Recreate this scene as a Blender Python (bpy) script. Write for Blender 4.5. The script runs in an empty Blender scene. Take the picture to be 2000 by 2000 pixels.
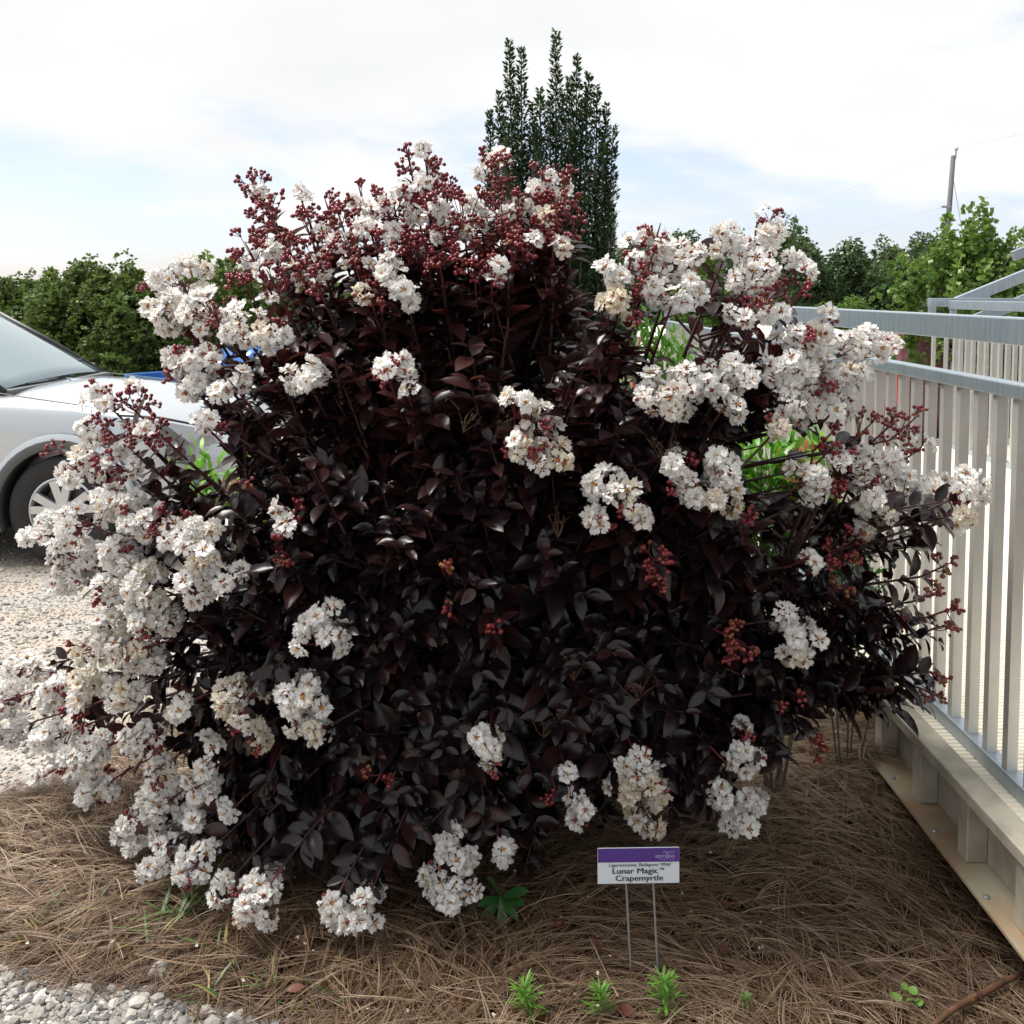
import bpy, bmesh, math, random
import numpy as np
from mathutils import Vector, Matrix, Quaternion

random.seed(7)
RNG = np.random.default_rng(7)
SC = bpy.context.scene
COL = SC.collection
PI = math.pi

# ------------------------------------------------------------------ camera, sky, sun, exposure
F, PPX, PPY = 1900.0, 1000.0, 690.0          # in pixels of the 2000 px wide photograph
EYE = 1.55
PITCH = math.atan(118.0 / F)
cam_d = bpy.data.cameras.new('camera')
cam_d.sensor_width = 36.0
cam_d.lens = 36.0 * F / 2000.0
cam_d.shift_y = -(1000.0 - PPY) / 2000.0
cam_d.clip_start = 0.05
cam_d.clip_end = 3000.0
cam = bpy.data.objects.new('camera', cam_d)
cam.location = (0, 0, EYE)
cam.rotation_euler = (PI / 2 - PITCH, 0, 0)
COL.objects.link(cam)
SC.camera = cam

SUN_AZ, SUN_EL = math.radians(-68), math.radians(62)   # behind the shrub, to the left
sun_dir = Vector((math.sin(SUN_AZ) * math.cos(SUN_EL), math.cos(SUN_AZ) * math.cos(SUN_EL), math.sin(SUN_EL)))
sun_d = bpy.data.lights.new('sun', 'SUN')
sun_d.energy = 3.9
sun_d.angle = math.radians(30)
sun_d.color = (1.0, 0.96, 0.9)
sun = bpy.data.objects.new('sun', sun_d)
sun.rotation_euler = sun_dir.to_track_quat('Z', 'Y').to_euler()
sun.location = (-6, 12, 20)
COL.objects.link(sun)

world = bpy.data.worlds.new('World')
SC.world = world
world.use_nodes = True
wn, wl = world.node_tree.nodes, world.node_tree.links
wn.clear()
wout = wn.new('ShaderNodeOutputWorld')
wbg = wn.new('ShaderNodeBackground')
wbg.inputs['Strength'].default_value = 0.1
wsky = wn.new('ShaderNodeTexSky')
wsky.sky_type = 'NISHITA'
wsky.sun_disc = False
wsky.sun_elevation = SUN_EL
wsky.sun_rotation = SUN_AZ
wtc = wn.new('ShaderNodeTexCoord')
wsep = wn.new('ShaderNodeSeparateXYZ')
wl.new(wtc.outputs['Generated'], wsep.inputs[0])
wmax = wn.new('ShaderNodeMath'); wmax.operation = 'MAXIMUM'; wmax.inputs[1].default_value = 0.0
wl.new(wsep.outputs['Z'], wmax.inputs[0])
wadd = wn.new('ShaderNodeMath'); wadd.operation = 'ADD'; wadd.inputs[1].default_value = 0.16
wl.new(wmax.outputs[0], wadd.inputs[0])
wdx = wn.new('ShaderNodeMath'); wdx.operation = 'DIVIDE'
wdy = wn.new('ShaderNodeMath'); wdy.operation = 'DIVIDE'
wl.new(wsep.outputs['X'], wdx.inputs[0]); wl.new(wadd.outputs[0], wdx.inputs[1])
wl.new(wsep.outputs['Y'], wdy.inputs[0]); wl.new(wadd.outputs[0], wdy.inputs[1])
wcb = wn.new('ShaderNodeCombineXYZ')
wl.new(wdx.outputs[0], wcb.inputs[0]); wl.new(wdy.outputs[0], wcb.inputs[1])
wcb.inputs[2].default_value = 3.7
wno = wn.new('ShaderNodeTexNoise')
wno.inputs['Scale'].default_value = 0.8
wno.inputs['Detail'].default_value = 9.0
wno.inputs['Roughness'].default_value = 0.56
wno.inputs['Distortion'].default_value = 0.35
wl.new(wcb.outputs[0], wno.inputs['Vector'])
wrp = wn.new('ShaderNodeMapRange')
wrp.interpolation_type = 'SMOOTHSTEP'
wrp.inputs['From Min'].default_value = 0.49
wrp.inputs['From Max'].default_value = 0.65
wrp.inputs['To Min'].default_value = 0.36
wrp.inputs['To Max'].default_value = 1.0
# the sheet closes up with height above the horizon
wk = wn.new('ShaderNodeMath'); wk.operation = 'MULTIPLY_ADD'; wk.inputs[1].default_value = 0.95
wl.new(wmax.outputs[0], wk.inputs[0]); wl.new(wno.outputs['Fac'], wk.inputs[2])
wl.new(wk.outputs[0], wrp.inputs['Value'])
# the cloud sheet itself is a little uneven
wn2 = wn.new('ShaderNodeTexNoise')
wn2.inputs['Scale'].default_value = 1.1
wn2.inputs['Detail'].default_value = 7.0
wl.new(wcb.outputs[0], wn2.inputs['Vector'])
wcr = wn.new('ShaderNodeValToRGB')
wcr.color_ramp.elements[0].position = 0.3
wcr.color_ramp.elements[0].color = (4.6, 4.68, 4.76, 1)
wcr.color_ramp.elements[1].position = 0.66
wcr.color_ramp.elements[1].color = (5.35, 5.35, 5.35, 1)
wl.new(wn2.outputs['Fac'], wcr.inputs['Fac'])
wmx = wn.new('ShaderNodeMix')
wmx.data_type = 'RGBA'
wl.new(wrp.outputs['Result'], wmx.inputs[0])
wtn = wn.new('ShaderNodeMix'); wtn.data_type = 'RGBA'; wtn.blend_type = 'MULTIPLY'; wtn.inputs[0].default_value = 1.0
wtn.inputs[7].default_value = (0.84, 0.84, 1.02, 1)
wl.new(wsky.outputs[0], wtn.inputs[6])
wl.new(wtn.outputs[2], wmx.inputs[6])
wl.new(wcr.outputs['Color'], wmx.inputs[7])
wl.new(wmx.outputs[2], wbg.inputs['Color'])
wl.new(wbg.outputs[0], wout.inputs['Surface'])

SC.view_settings.view_transform = 'Standard'
SC.view_settings.look = 'None'
SC.view_settings.exposure = 1.0
SC.view_settings.gamma = 1.0
SC.view_settings.use_curve_mapping = False
SC.render.engine = 'CYCLES'
SC.cycles.use_denoising = True
SC.cycles.max_bounces = 4
SC.cycles.diffuse_bounces = 3
SC.cycles.glossy_bounces = 2
SC.cycles.transmission_bounces = 3
SC.cycles.use_adaptive_sampling = True
SC.cycles.adaptive_threshold = 0.02
SC.cycles.transparent_max_bounces = 4
SC.cycles.sample_clamp_indirect = 4.0

# ------------------------------------------------------------------ geometry helpers
CP, SP = math.cos(PITCH), math.sin(PITCH)


def P(px, py, Y):
    """Point at distance Y along the ground that the photograph shows at pixel (px, py)."""
    cx, cu = (px - PPX) / F, -(py - PPY) / F
    d = np.array([cx, cu * SP + CP, cu * CP - SP])
    return np.array([0, 0, EYE]) + d * (Y / d[1])


def ground_hit(px, py, z=0.0):
    cx, cu = (px - PPX) / F, -(py - PPY) / F
    d = np.array([cx, cu * SP + CP, cu * CP - SP])
    t = (z - EYE) / d[2]
    return np.array([0, 0, EYE]) + d * t


def project(p):
    v = np.asarray(p, float) - np.array([0, 0, EYE])
    fw = v[..., 1] * CP - v[..., 2] * SP
    up = v[..., 1] * SP + v[..., 2] * CP
    return PPX + F * v[..., 0] / fw, PPY - F * up / fw


def norm(v):
    v = np.asarray(v, float)
    return v / (np.linalg.norm(v) + 1e-12)


def smooth01(t):
    t = np.clip(t, 0, 1)
    return t * t * (3 - 2 * t)


def ground_z(x, y):
    x, y = np.asarray(x, float), np.asarray(y, float)
    z = -0.2 * smooth01((y - 4.2) / 1.6) - 1.5 * smooth01((y - 6.5) / 18.0) - 0.5 * smooth01((y - 24) / 40)
    return z


class MB:
    """collects shapes for ONE mesh object"""
    def __init__(self):
        self.v, self.f, self.m = [], [], []

    def add(self, verts, faces, mat=0):
        o = len(self.v)
        self.v += [tuple(map(float, p)) for p in verts]
        self.f += [tuple(i + o for i in f) for f in faces]
        self.m += [mat] * len(faces)
        return self

    def box(self, lo, hi, mat=0):
        (x0, y0, z0), (x1, y1, z1) = lo, hi
        v = [(x0, y0, z0), (x1, y0, z0), (x1, y1, z0), (x0, y1, z0), (x0, y0, z1), (x1, y0, z1), (x1, y1, z1), (x0, y1, z1)]
        f = [(0, 3, 2, 1), (4, 5, 6, 7), (0, 1, 5, 4), (1, 2, 6, 5), (2, 3, 7, 6), (3, 0, 4, 7)]
        return self.add(v, f, mat)

    def bar(self, a, b, w, h, mat=0, up=(0, 0, 1)):
        """square bar from a to b, w across, h along up"""
        a, b = np.array(a, float), np.array(b, float)
        d = norm(b - a)
        s = norm(np.cross(d, up)); u = np.cross(s, d)
        v = []
        for p in (a, b):
            for i, j in ((-1, -1), (1, -1), (1, 1), (-1, 1)):
                v.append(p + s * i * w / 2 + u * j * h / 2)
        f = [(0, 1, 2, 3), (7, 6, 5, 4), (0, 4, 5, 1), (1, 5, 6, 2), (2, 6, 7, 3), (3, 7, 4, 0)]
        return self.add(v, f, mat)

    def tube(self, pts, radii, n=6, mat=0, caps=True):
        pts = [np.array(p, float) for p in pts]
        if not hasattr(radii, '__len__'):
            radii = [radii] * len(pts)
        v, f = [], []
        ref = np.array([0.31, 0.52, 0.79])
        for i, p in enumerate(pts):
            d = norm(pts[min(i + 1, len(pts) - 1)] - pts[max(i - 1, 0)])
            s = norm(np.cross(d, ref)); u = np.cross(d, s)
            for k in range(n):
                a = 2 * PI * k / n
                v.append(p + radii[i] * (math.cos(a) * s + math.sin(a) * u))
        for i in range(len(pts) - 1):
            for k in range(n):
                k2 = (k + 1) % n
                f.append((i * n + k, i * n + k2, (i + 1) * n + k2, (i + 1) * n + k))
        if caps:
            f.append(tuple(range(n - 1, -1, -1)))
            f.append(tuple((len(pts) - 1) * n + k for k in range(n)))
        return self.add(v, f, mat)

    def lathe(self, prof, n=32, mat=0, axis='y', mats=None):
        """prof: list of (radius, along)"""
        v, f, ms = [], [], []
        for r, a in prof:
            for k in range(n):
                t = 2 * PI * k / n
                c, s = r * math.cos(t), r * math.sin(t)
                v.append((c, a, s) if axis == 'y' else (c, s, a))
        o = len(self.v)
        for i in range(len(prof) - 1):
            for k in range(n):
                k2 = (k + 1) % n
                f.append((i * n + k, i * n + k2, (i + 1) * n + k2, (i + 1) * n + k))
                ms.append(mat if mats is None else mats[i])
        self.v += v
        self.f += [tuple(i + o for i in q) for q in f]
        self.m += ms
        return self

    def build(self, name, mats, parent=None, smooth=False, bevel=0.0, subsurf=0):
        me = bpy.data.meshes.new(name)
        me.from_pydata(self.v, [], self.f)
        if not isinstance(mats, (list, tuple)):
            mats = [mats]
        for m in mats:
            me.materials.append(m)
        if len(mats) > 1:
            me.polygons.foreach_set('material_index', self.m)
        if smooth:
            me.polygons.foreach_set('use_smooth', [True] * len(me.polygons))
        me.update()
        bm = bmesh.new(); bm.from_mesh(me)
        bmesh.ops.recalc_face_normals(bm, faces=bm.faces)
        bm.to_mesh(me); bm.free()
        o = bpy.data.objects.new(name, me)
        COL.objects.link(o)
        if parent is not None:
            o.parent = parent
        if bevel > 0:
            md = o.modifiers.new('bevel', 'BEVEL')
            md.width = bevel; md.segments = 2; md.limit_method = 'ANGLE'
        if subsurf:
            md = o.modifiers.new('sub', 'SUBSURF')
            md.levels = subsurf; md.render_levels = subsurf
        return o


def tag(o, label=None, cat=None, group=None, kind=None):
    if label: o['label'] = label
    if cat: o['category'] = cat
    if group: o['group'] = group
    if kind: o['kind'] = kind
    return o


def empty(name, loc, rz=0.0):
    o = bpy.data.objects.new(name, None)
    o.location = loc
    o.rotation_euler = (0, 0, rz)
    o.empty_display_size = 0.1
    COL.objects.link(o)
    return o


def copy_tree(o, parent=None):
    c = o.copy()
    COL.objects.link(c)
    c.parent = parent
    for ch in o.children:
        copy_tree(ch, c)
    return c


class Asset:
    """a small triangle mesh to scatter"""
    def __init__(self, v, f, mi=None):
        self.v = np.array(v, float)
        tris, ms = [], []
        for k, q in enumerate(f):
            for j in range(1, len(q) - 1):
                tris.append((q[0], q[j], q[j + 1]))
                ms.append(0 if mi is None else mi[k])
        self.f = np.array(tris, np.int64)
        self.m = np.array(ms, np.int32)


def mesh_np(name, V, T, M=None, mats=(), tint=None, smooth=True):
    me = bpy.data.meshes.new(name)
    me.vertices.add(len(V)); me.vertices.foreach_set('co', V.astype(np.float32).ravel())
    me.loops.add(len(T) * 3); me.loops.foreach_set('vertex_index', T.astype(np.int32).ravel())
    me.polygons.add(len(T))
    me.polygons.foreach_set('loop_start', np.arange(0, len(T) * 3, 3, dtype=np.int32))
    try:
        me.polygons.foreach_set('loop_total', np.full(len(T), 3, np.int32))
    except Exception:
        pass
    for m in mats:
        me.materials.append(m)
    if M is not None and len(mats) > 1:
        me.polygons.foreach_set('material_index', M.astype(np.int32))
    me.polygons.foreach_set('use_smooth', np.full(len(T), smooth))
    if tint is not None:
        at = me.attributes.new('tint', 'FLOAT', 'POINT')
        at.data.foreach_set('value', tint.astype(np.float32))
    me.update(calc_edges=True)
    return me


def scatter_mesh(name, assets, which, mats4, materials, tints=None, smooth=True, mat_override=None):
    """join transformed copies of small assets into ONE mesh; mats4: (n,3,4)"""
    Vs, Ts, Ms, Tn = [], [], [], []
    off = 0
    mats4 = np.asarray(mats4, float)
    which = np.asarray(which)
    if tints is None:
        tints = RNG.random(len(mats4))
    for ai, a in enumerate(assets):
        idx = np.nonzero(which == ai)[0]
        if not len(idx):
            continue
        R = mats4[idx][:, :, :3]; t = mats4[idx][:, :, 3]
        V = np.einsum('nij,vj->nvi', R, a.v) + t[:, None, :]
        n, k = V.shape[0], V.shape[1]
        T = a.f[None] + (np.arange(n) * k)[:, None, None] + off
        Vs.append(V.reshape(-1, 3)); Ts.append(T.reshape(-1, 3))
        M = np.tile(a.m, n)
        if mat_override is not None:
            M = mat_override(M.reshape(n, -1), idx).ravel()
        Ms.append(M); Tn.append(np.repeat(np.asarray(tints)[idx], k))
        off += n * k
    if not Vs:
        return None
    return mesh_np(name, np.concatenate(Vs), np.concatenate(Ts), np.concatenate(Ms), materials, np.concatenate(Tn), smooth)


def frame(d, n, pos, s=1.0):
    """3x4 matrix: x along d, z close to n"""
    d = norm(d)
    n = np.asarray(n, float)
    n = n - d * np.dot(n, d)
    if np.linalg.norm(n) < 1e-5:
        n = np.cross(d, [0.3, 0.5, 0.8])
    n = norm(n)
    y = np.cross(n, d)
    M = np.empty((3, 4))
    M[:, 0], M[:, 1], M[:, 2], M[:, 3] = d * s, y * s, n * s, pos
    return M


def to4(M):
    return Matrix([list(M[0]), list(M[1]), list(M[2]), [0, 0, 0, 1]])


def link_mesh(name, me, parent=None, kind=None):
    o = bpy.data.objects.new(name, me)
    COL.objects.link(o)
    if parent is not None:
        o.parent = parent
    if kind:
        o['kind'] = kind
    return o


# ------------------------------------------------------------------ materials
def new_mat(name):
    m = bpy.data.materials.new(name)
    m.use_nodes = True
    nt = m.node_tree
    b = nt.nodes['Principled BSDF']
    return m, nt.nodes, nt.links, b


def plain(name, col, rough=0.6, metal=0.0, spec=0.5, coat=0.0, var=0.0, scale=8.0, bump=0.0, bscale=40.0):
    m, n, l, b = new_mat(name)
    b.inputs['Base Color'].default_value = (*col, 1)
    b.inputs['Roughness'].default_value = rough
    b.inputs['Metallic'].default_value = metal
    b.inputs['Specular IOR Level'].default_value = spec
    b.inputs['Coat Weight'].default_value = coat
    tc = n.new('ShaderNodeTexCoord')
    if var > 0:
        no = n.new('ShaderNodeTexNoise'); no.inputs['Scale'].default_value = scale; no.inputs['Detail'].default_value = 6
        l.new(tc.outputs['Object'], no.inputs['Vector'])
        cr = n.new('ShaderNodeValToRGB')
        cr.color_ramp.elements[0].position = 0.3
        cr.color_ramp.elements[1].position = 0.72
        cr.color_ramp.elements[0].color = (*[c * (1 - var) for c in col], 1)
        cr.color_ramp.elements[1].color = (*[min(1, c * (1 + var)) for c in col], 1)
        l.new(no.outputs['Fac'], cr.inputs['Fac']); l.new(cr.outputs['Color'], b.inputs['Base Color'])
    if bump > 0:
        nb = n.new('ShaderNodeTexNoise'); nb.inputs['Scale'].default_value = bscale; nb.inputs['Detail'].default_value = 5
        l.new(tc.outputs['Object'], nb.inputs['Vector'])
        bp = n.new('ShaderNodeBump'); bp.inputs['Strength'].default_value = bump; bp.inputs['Distance'].default_value = 0.01
        l.new(nb.outputs['Fac'], bp.inputs['Height']); l.new(bp.outputs['Normal'], b.inputs['Normal'])
    return m


def leafy(name, cols, rough=0.45, trans=0.25, tcol=None, spec=0.5, coat=0.0):
    """foliage: colour varies leaf by leaf through the 'tint' attribute, light passes partly through"""
    m, n, l, b = new_mat(name)
    at = n.new('ShaderNodeAttribute'); at.attribute_name = 'tint'
    cr = n.new('ShaderNodeValToRGB')
    el = cr.color_ramp.elements
    el[0].color = (*cols[0], 1); el[1].color = (*cols[-1], 1)
    for i, c in enumerate(cols[1:-1]):
        e = el.new((i + 1) / (len(cols) - 1)); e.color = (*c, 1)
    l.new(at.outputs['Fac'], cr.inputs['Fac'])
    l.new(cr.outputs['Color'], b.inputs['Base Color'])
    b.inputs['Roughness'].default_value = rough
    b.inputs['Specular IOR Level'].default_value = spec
    b.inputs['Coat Weight'].default_value = coat
    if trans > 0:
        tr = n.new('ShaderNodeBsdfTranslucent')
        if tcol and hasattr(tcol[0], '__len__'):
            c2 = n.new('ShaderNodeValToRGB')
            c2.color_ramp.elements[0].color = (*tcol[0], 1); c2.color_ramp.elements[1].color = (*tcol[1], 1)
            c2.color_ramp.elements[0].position = 0.3
            l.new(at.outputs['Fac'], c2.inputs['Fac']); l.new(c2.outputs['Color'], tr.inputs['Color'])
        elif tcol:
            tr.inputs['Color'].default_value = (*tcol, 1)
        else:
            l.new(cr.outputs['Color'], tr.inputs['Color'])
        mx = n.new('ShaderNodeMixShader'); mx.inputs[0].default_value = trans
        out = n['Material Output']
        l.new(b.outputs[0], mx.inputs[1]); l.new(tr.outputs[0], mx.inputs[2]); l.new(mx.outputs[0], out.inputs['Surface'])
    return m


M = {}
M['leaf'] = leafy('myrtle_leaf', [(0.008, 0.006, 0.008), (0.012, 0.007, 0.009), (0.022, 0.0095, 0.011), (0.044, 0.016, 0.015)], rough=0.27, trans=0.16, tcol=((0.035, 0.015, 0.018), (0.19, 0.04, 0.032)), spec=0.42)
M['twig_old'] = plain('myrtle_twig_old', (0.035, 0.012, 0.012), 0.6)
M['twig'] = plain('myrtle_twig', (0.10, 0.012, 0.02), 0.45)
M['bark'] = plain('myrtle_bark', (0.16, 0.11, 0.075), 0.8, var=0.4, scale=30, bump=0.4)
M['petal'] = leafy('petal_white', [(0.82, 0.81, 0.80), (0.88, 0.87, 0.855), (0.89, 0.87, 0.83)], rough=0.6, trans=0.4, spec=0.2)
M['petal_cream'] = leafy('petal_cream', [(0.76, 0.68, 0.54), (0.82, 0.77, 0.68)], rough=0.6, trans=0.4, spec=0.2)
M['stamen'] = plain('stamen', (0.62, 0.36, 0.06), 0.7)
M['calyx'] = plain('calyx', (0.26, 0.055, 0.035), 0.6)
M['bud'] = leafy('bud', [(0.10, 0.006, 0.012), (0.16, 0.010, 0.018), (0.17, 0.025, 0.018), (0.17, 0.085, 0.022)], rough=0.28, trans=0.0)
M['dry'] = plain('dry_seed_stalk', (0.085, 0.05, 0.025), 0.8)
M['alu'] = None
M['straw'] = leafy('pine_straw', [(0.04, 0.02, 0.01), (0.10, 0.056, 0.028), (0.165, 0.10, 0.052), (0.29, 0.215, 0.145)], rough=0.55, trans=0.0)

# brushed aluminium
m, n, l, b = new_mat('brushed_aluminium')
b.inputs['Metallic'].default_value = 0.8
b.inputs['Roughness'].default_value = 0.36
tc = n.new('ShaderNodeTexCoord')
mp = n.new('ShaderNodeMapping'); mp.inputs['Scale'].default_value = (60, 2.5, 4)
l.new(tc.outputs['Object'], mp.inputs['Vector'])
no = n.new('ShaderNodeTexNoise'); no.inputs['Scale'].default_value = 2.0; no.inputs['Detail'].default_value = 6
l.new(mp.outputs[0], no.inputs['Vector'])
cr = n.new('ShaderNodeValToRGB')
cr.color_ramp.elements[0].color = (0.30, 0.37, 0.43, 1); cr.color_ramp.elements[0].position = 0.3
cr.color_ramp.elements[1].color = (0.44, 0.50, 0.55, 1); cr.color_ramp.elements[1].position = 0.7
l.new(no.outputs['Fac'], cr.inputs['Fac']); l.new(cr.outputs['Color'], b.inputs['Base Color'])
M['alu'] = m
M['picket'] = plain('picket_aluminium', (0.52, 0.515, 0.495), 0.36, metal=0.65, var=0.07, scale=9)
M['alu_old'] = plain('weathered_aluminium', (0.36, 0.33, 0.27), 0.55, metal=0.25, var=0.22, scale=14)
M['deck'] = plain('ribbed_deck', (0.72, 0.67, 0.56), 0.5, metal=0.15, var=0.08, scale=6)
# lower plate: weathered with rusty run-off stains
m, n, l, b = new_mat('stained_plate')
b.inputs['Roughness'].default_value = 0.6; b.inputs['Metallic'].default_value = 0.2
tc = n.new('ShaderNodeTexCoord')
n1 = n.new('ShaderNodeTexNoise'); n1.inputs['Scale'].default_value = 5.5; n1.inputs['Detail'].default_value = 5
l.new(tc.outputs['Object'], n1.inputs['Vector'])
cr = n.new('ShaderNodeValToRGB')
cr.color_ramp.elements[0].position = 0.42; cr.color_ramp.elements[0].color = (0.36, 0.32, 0.24, 1)
cr.color_ramp.elements[1].position = 0.7; cr.color_ramp.elements[1].color = (0.34, 0.17, 0.07, 1)
l.new(n1.outputs['Fac'], cr.inputs['Fac']); l.new(cr.outputs['Color'], b.inputs['Base Color'])
M['stained'] = m
M['black'] = plain('black_plastic', (0.012, 0.012, 0.013), 0.5)
M['rubber'] = plain('tyre_rubber', (0.018, 0.018, 0.019), 0.75, bump=0.15, bscale=90)
M['clad'] = plain('grey_cladding', (0.10, 0.105, 0.11), 0.6)
M['silver'] = plain('silver_paint', (0.50, 0.535, 0.575), 0.26, metal=0.6, coat=1.0)
M['rim'] = plain('alloy_rim', (0.55, 0.57, 0.6), 0.3, metal=0.7)
M['disc'] = plain('brake_disc', (0.12, 0.11, 0.11), 0.5, metal=0.6)
M['glass'] = plain('car_glass', (0.30, 0.38, 0.41), 0.04, metal=0.55, spec=0.8)  # pale metallic base puts the reflected sky into the glass colour
M['glass_dark'] = plain('car_glass_dark', (0.05, 0.085, 0.09), 0.05, spec=0.8)
M['lamp_glass'] = plain('headlamp', (0.33, 0.34, 0.36), 0.08, metal=0.5, coat=1.0)
M['orange'] = plain('indicator', (0.6, 0.2, 0.05), 0.2)
M['blue'] = plain('blue_paint', (0.02, 0.13, 0.42), 0.3, coat=0.6)
M['red_lamp'] = plain('red_lamp', (0.5, 0.02, 0.03), 0.15)
M['maroon'] = plain('maroon_paint', (0.16, 0.045, 0.075), 0.35, coat=0.5)
M['cream'] = plain('cream_paint', (0.66, 0.63, 0.57), 0.4, coat=0.4)
M['pink_line'] = plain('pink_pinstripe', (0.45, 0.22, 0.28), 0.4)
M['wood_pole'] = plain('weathered_pole', (0.10, 0.10, 0.10), 0.85, var=0.3, scale=12, bump=0.4)
M['wire'] = plain('wire', (0.4, 0.41, 0.42), 0.6)
M['porcelain'] = plain('porcelain', (0.6, 0.62, 0.62), 0.25)
M['sign_white'] = plain('sign_white', (0.60, 0.66, 0.70), 0.45)
M['sign_purple'] = plain('sign_purple', (0.075, 0.03, 0.22), 0.5)
M['ink'] = plain('ink', (0.012, 0.013, 0.02), 0.5)
M['ink_grey'] = plain('ink_grey', (0.06, 0.06, 0.065), 0.5)
M['ink_lilac'] = plain('ink_lilac', (0.42, 0.36, 0.62), 0.5)
M['galv'] = plain('galvanised_wire', (0.34, 0.35, 0.36), 0.45, metal=0.6)
M['stone'] = plain('stone', (0.36, 0.34, 0.30), 0.85, var=0.35, scale=25, bump=0.6, bscale=60)
M['pebble'] = leafy('pebbles', [(0.07, 0.07, 0.075), (0.17, 0.165, 0.16), (0.27, 0.25, 0.225), (0.44, 0.42, 0.39)], rough=0.8, trans=0.0, spec=0.2)
M['stick'] = plain('stick_bark', (0.12, 0.055, 0.03), 0.6, var=0.45, scale=22, bump=0.5)
M['weed'] = leafy('weed_green', [(0.10, 0.26, 0.03), (0.17, 0.36, 0.05)], trans=0.3)
M['clover'] = leafy('clover_green', [(0.14, 0.32, 0.05), (0.2, 0.42, 0.06)], trans=0.3)
M['palmate'] = leafy('palmate_leaf', [(0.022, 0.085, 0.018), (0.035, 0.115, 0.025)], trans=0.2, rough=0.4)
M['grass'] = leafy('grass', [(0.04, 0.11, 0.03), (0.10, 0.17, 0.04), (0.30, 0.22, 0.07)], trans=0.2)
M['fallen'] = leafy('fallen_leaf', [(0.07, 0.018, 0.014), (0.12, 0.04, 0.022)], trans=0.1)
M['holly'] = leafy('holly_leaf', [(0.010, 0.028, 0.009), (0.018, 0.048, 0.013), (0.05, 0.115, 0.022)], rough=0.35, trans=0.12)
M['nandina'] = leafy('nandina_leaf', [(0.03, 0.12, 0.012), (0.11, 0.31, 0.025), (0.19, 0.42, 0.04)], rough=0.35, trans=0.35)
M['nandina_old'] = leafy('nandina_orange', [(0.35, 0.12, 0.05), (0.42, 0.2, 0.09)], trans=0.3)
M['tree_dark'] = leafy('tree_dark', [(0.045, 0.08, 0.022), (0.09, 0.14, 0.03), (0.15, 0.21, 0.045)], trans=0.42)
M['tree_blue'] = leafy('tree_blue', [(0.04, 0.07, 0.03), (0.065, 0.11, 0.04), (0.10, 0.15, 0.05)], trans=0.3)
M['tree_light'] = leafy('tree_light', [(0.05, 0.11, 0.02), (0.10, 0.185, 0.03), (0.17, 0.27, 0.05)], trans=0.4)
M['tree_bark'] = plain('tree_bark', (0.10, 0.08, 0.06), 0.9, var=0.3, scale=10)

# ------------------------------------------------------------------ ground
def bed_distance(x, y):
    """>0 inside the pine-straw bed (metres from its edge, roughly)"""
    x, y = np.asarray(x, float), np.asarray(y, float)
    w = 0.06 * np.sin(5.1 * x + 1.3) + 0.05 * np.sin(7.7 * y + 0.4) + 0.03 * np.sin(17 * x - 9 * y)
    a = x - (-0.62 - 1.18 * np.clip((y - 1.98) / 0.34, 0, 1) + 0.55 * np.clip((y - 2.75) / 0.6, 0, 1) + 0.3 * np.clip((y - 3.4) / 1.5, 0, 1))
    b = 4.6 - y
    return np.minimum(a, b) + w


m, n, l, b = new_mat('ground_mix')
tc = n.new('ShaderNodeTexCoord')
at = n.new('ShaderNodeAttribute'); at.attribute_name = 'bed'
# gravel colour
v1 = n.new('ShaderNodeTexVoronoi'); v1.inputs['Scale'].default_value = 55
l.new(tc.outputs['Object'], v1.inputs['Vector'])
g1 = n.new('ShaderNodeTexNoise'); g1.inputs['Scale'].default_value = 1.6; g1.inputs['Detail'].default_value = 8
l.new(tc.outputs['Object'], g1.inputs['Vector'])
crg = n.new('ShaderNodeValToRGB')
crg.color_ramp.elements[0].color = (0.13, 0.125, 0.12, 1); crg.color_ramp.elements[1].color = (0.52, 0.48, 0.43, 1)
crg.color_ramp.elements[0].position = 0.05; crg.color_ramp.elements[1].position = 0.95
l.new(v1.outputs['Color'], crg.inputs['Fac'])
crs = n.new('ShaderNodeValToRGB')
crs.color_ramp.elements[0].color = (0.36, 0.285, 0.22, 1); crs.color_ramp.elements[1].color = (0.31, 0.295, 0.275, 1)
crs.color_ramp.elements[0].position = 0.38; crs.color_ramp.elements[1].position = 0.6
l.new(g1.outputs['Fac'], crs.inputs['Fac'])
mxg = n.new('ShaderNodeMix'); mxg.data_type = 'RGBA'; mxg.inputs[0].default_value = 0.6
l.new(crg.outputs['Color'], mxg.inputs[6]); l.new(crs.outputs['Color'], mxg.inputs[7])
# litter under the straw
n3 = n.new('ShaderNodeTexNoise'); n3.inputs['Scale'].default_value = 45; n3.inputs['Detail'].default_value = 6
l.new(tc.outputs['Object'], n3.inputs['Vector'])
crb = n.new('ShaderNodeValToRGB')
crb.color_ramp.elements[0].color = (0.02, 0.010, 0.006, 1); crb.color_ramp.elements[1].color = (0.07, 0.038, 0.02, 1)
crb.color_ramp.elements[0].position = 0.35; crb.color_ramp.elements[1].position = 0.7
l.new(n3.outputs['Fac'], crb.inputs['Fac'])
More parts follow.
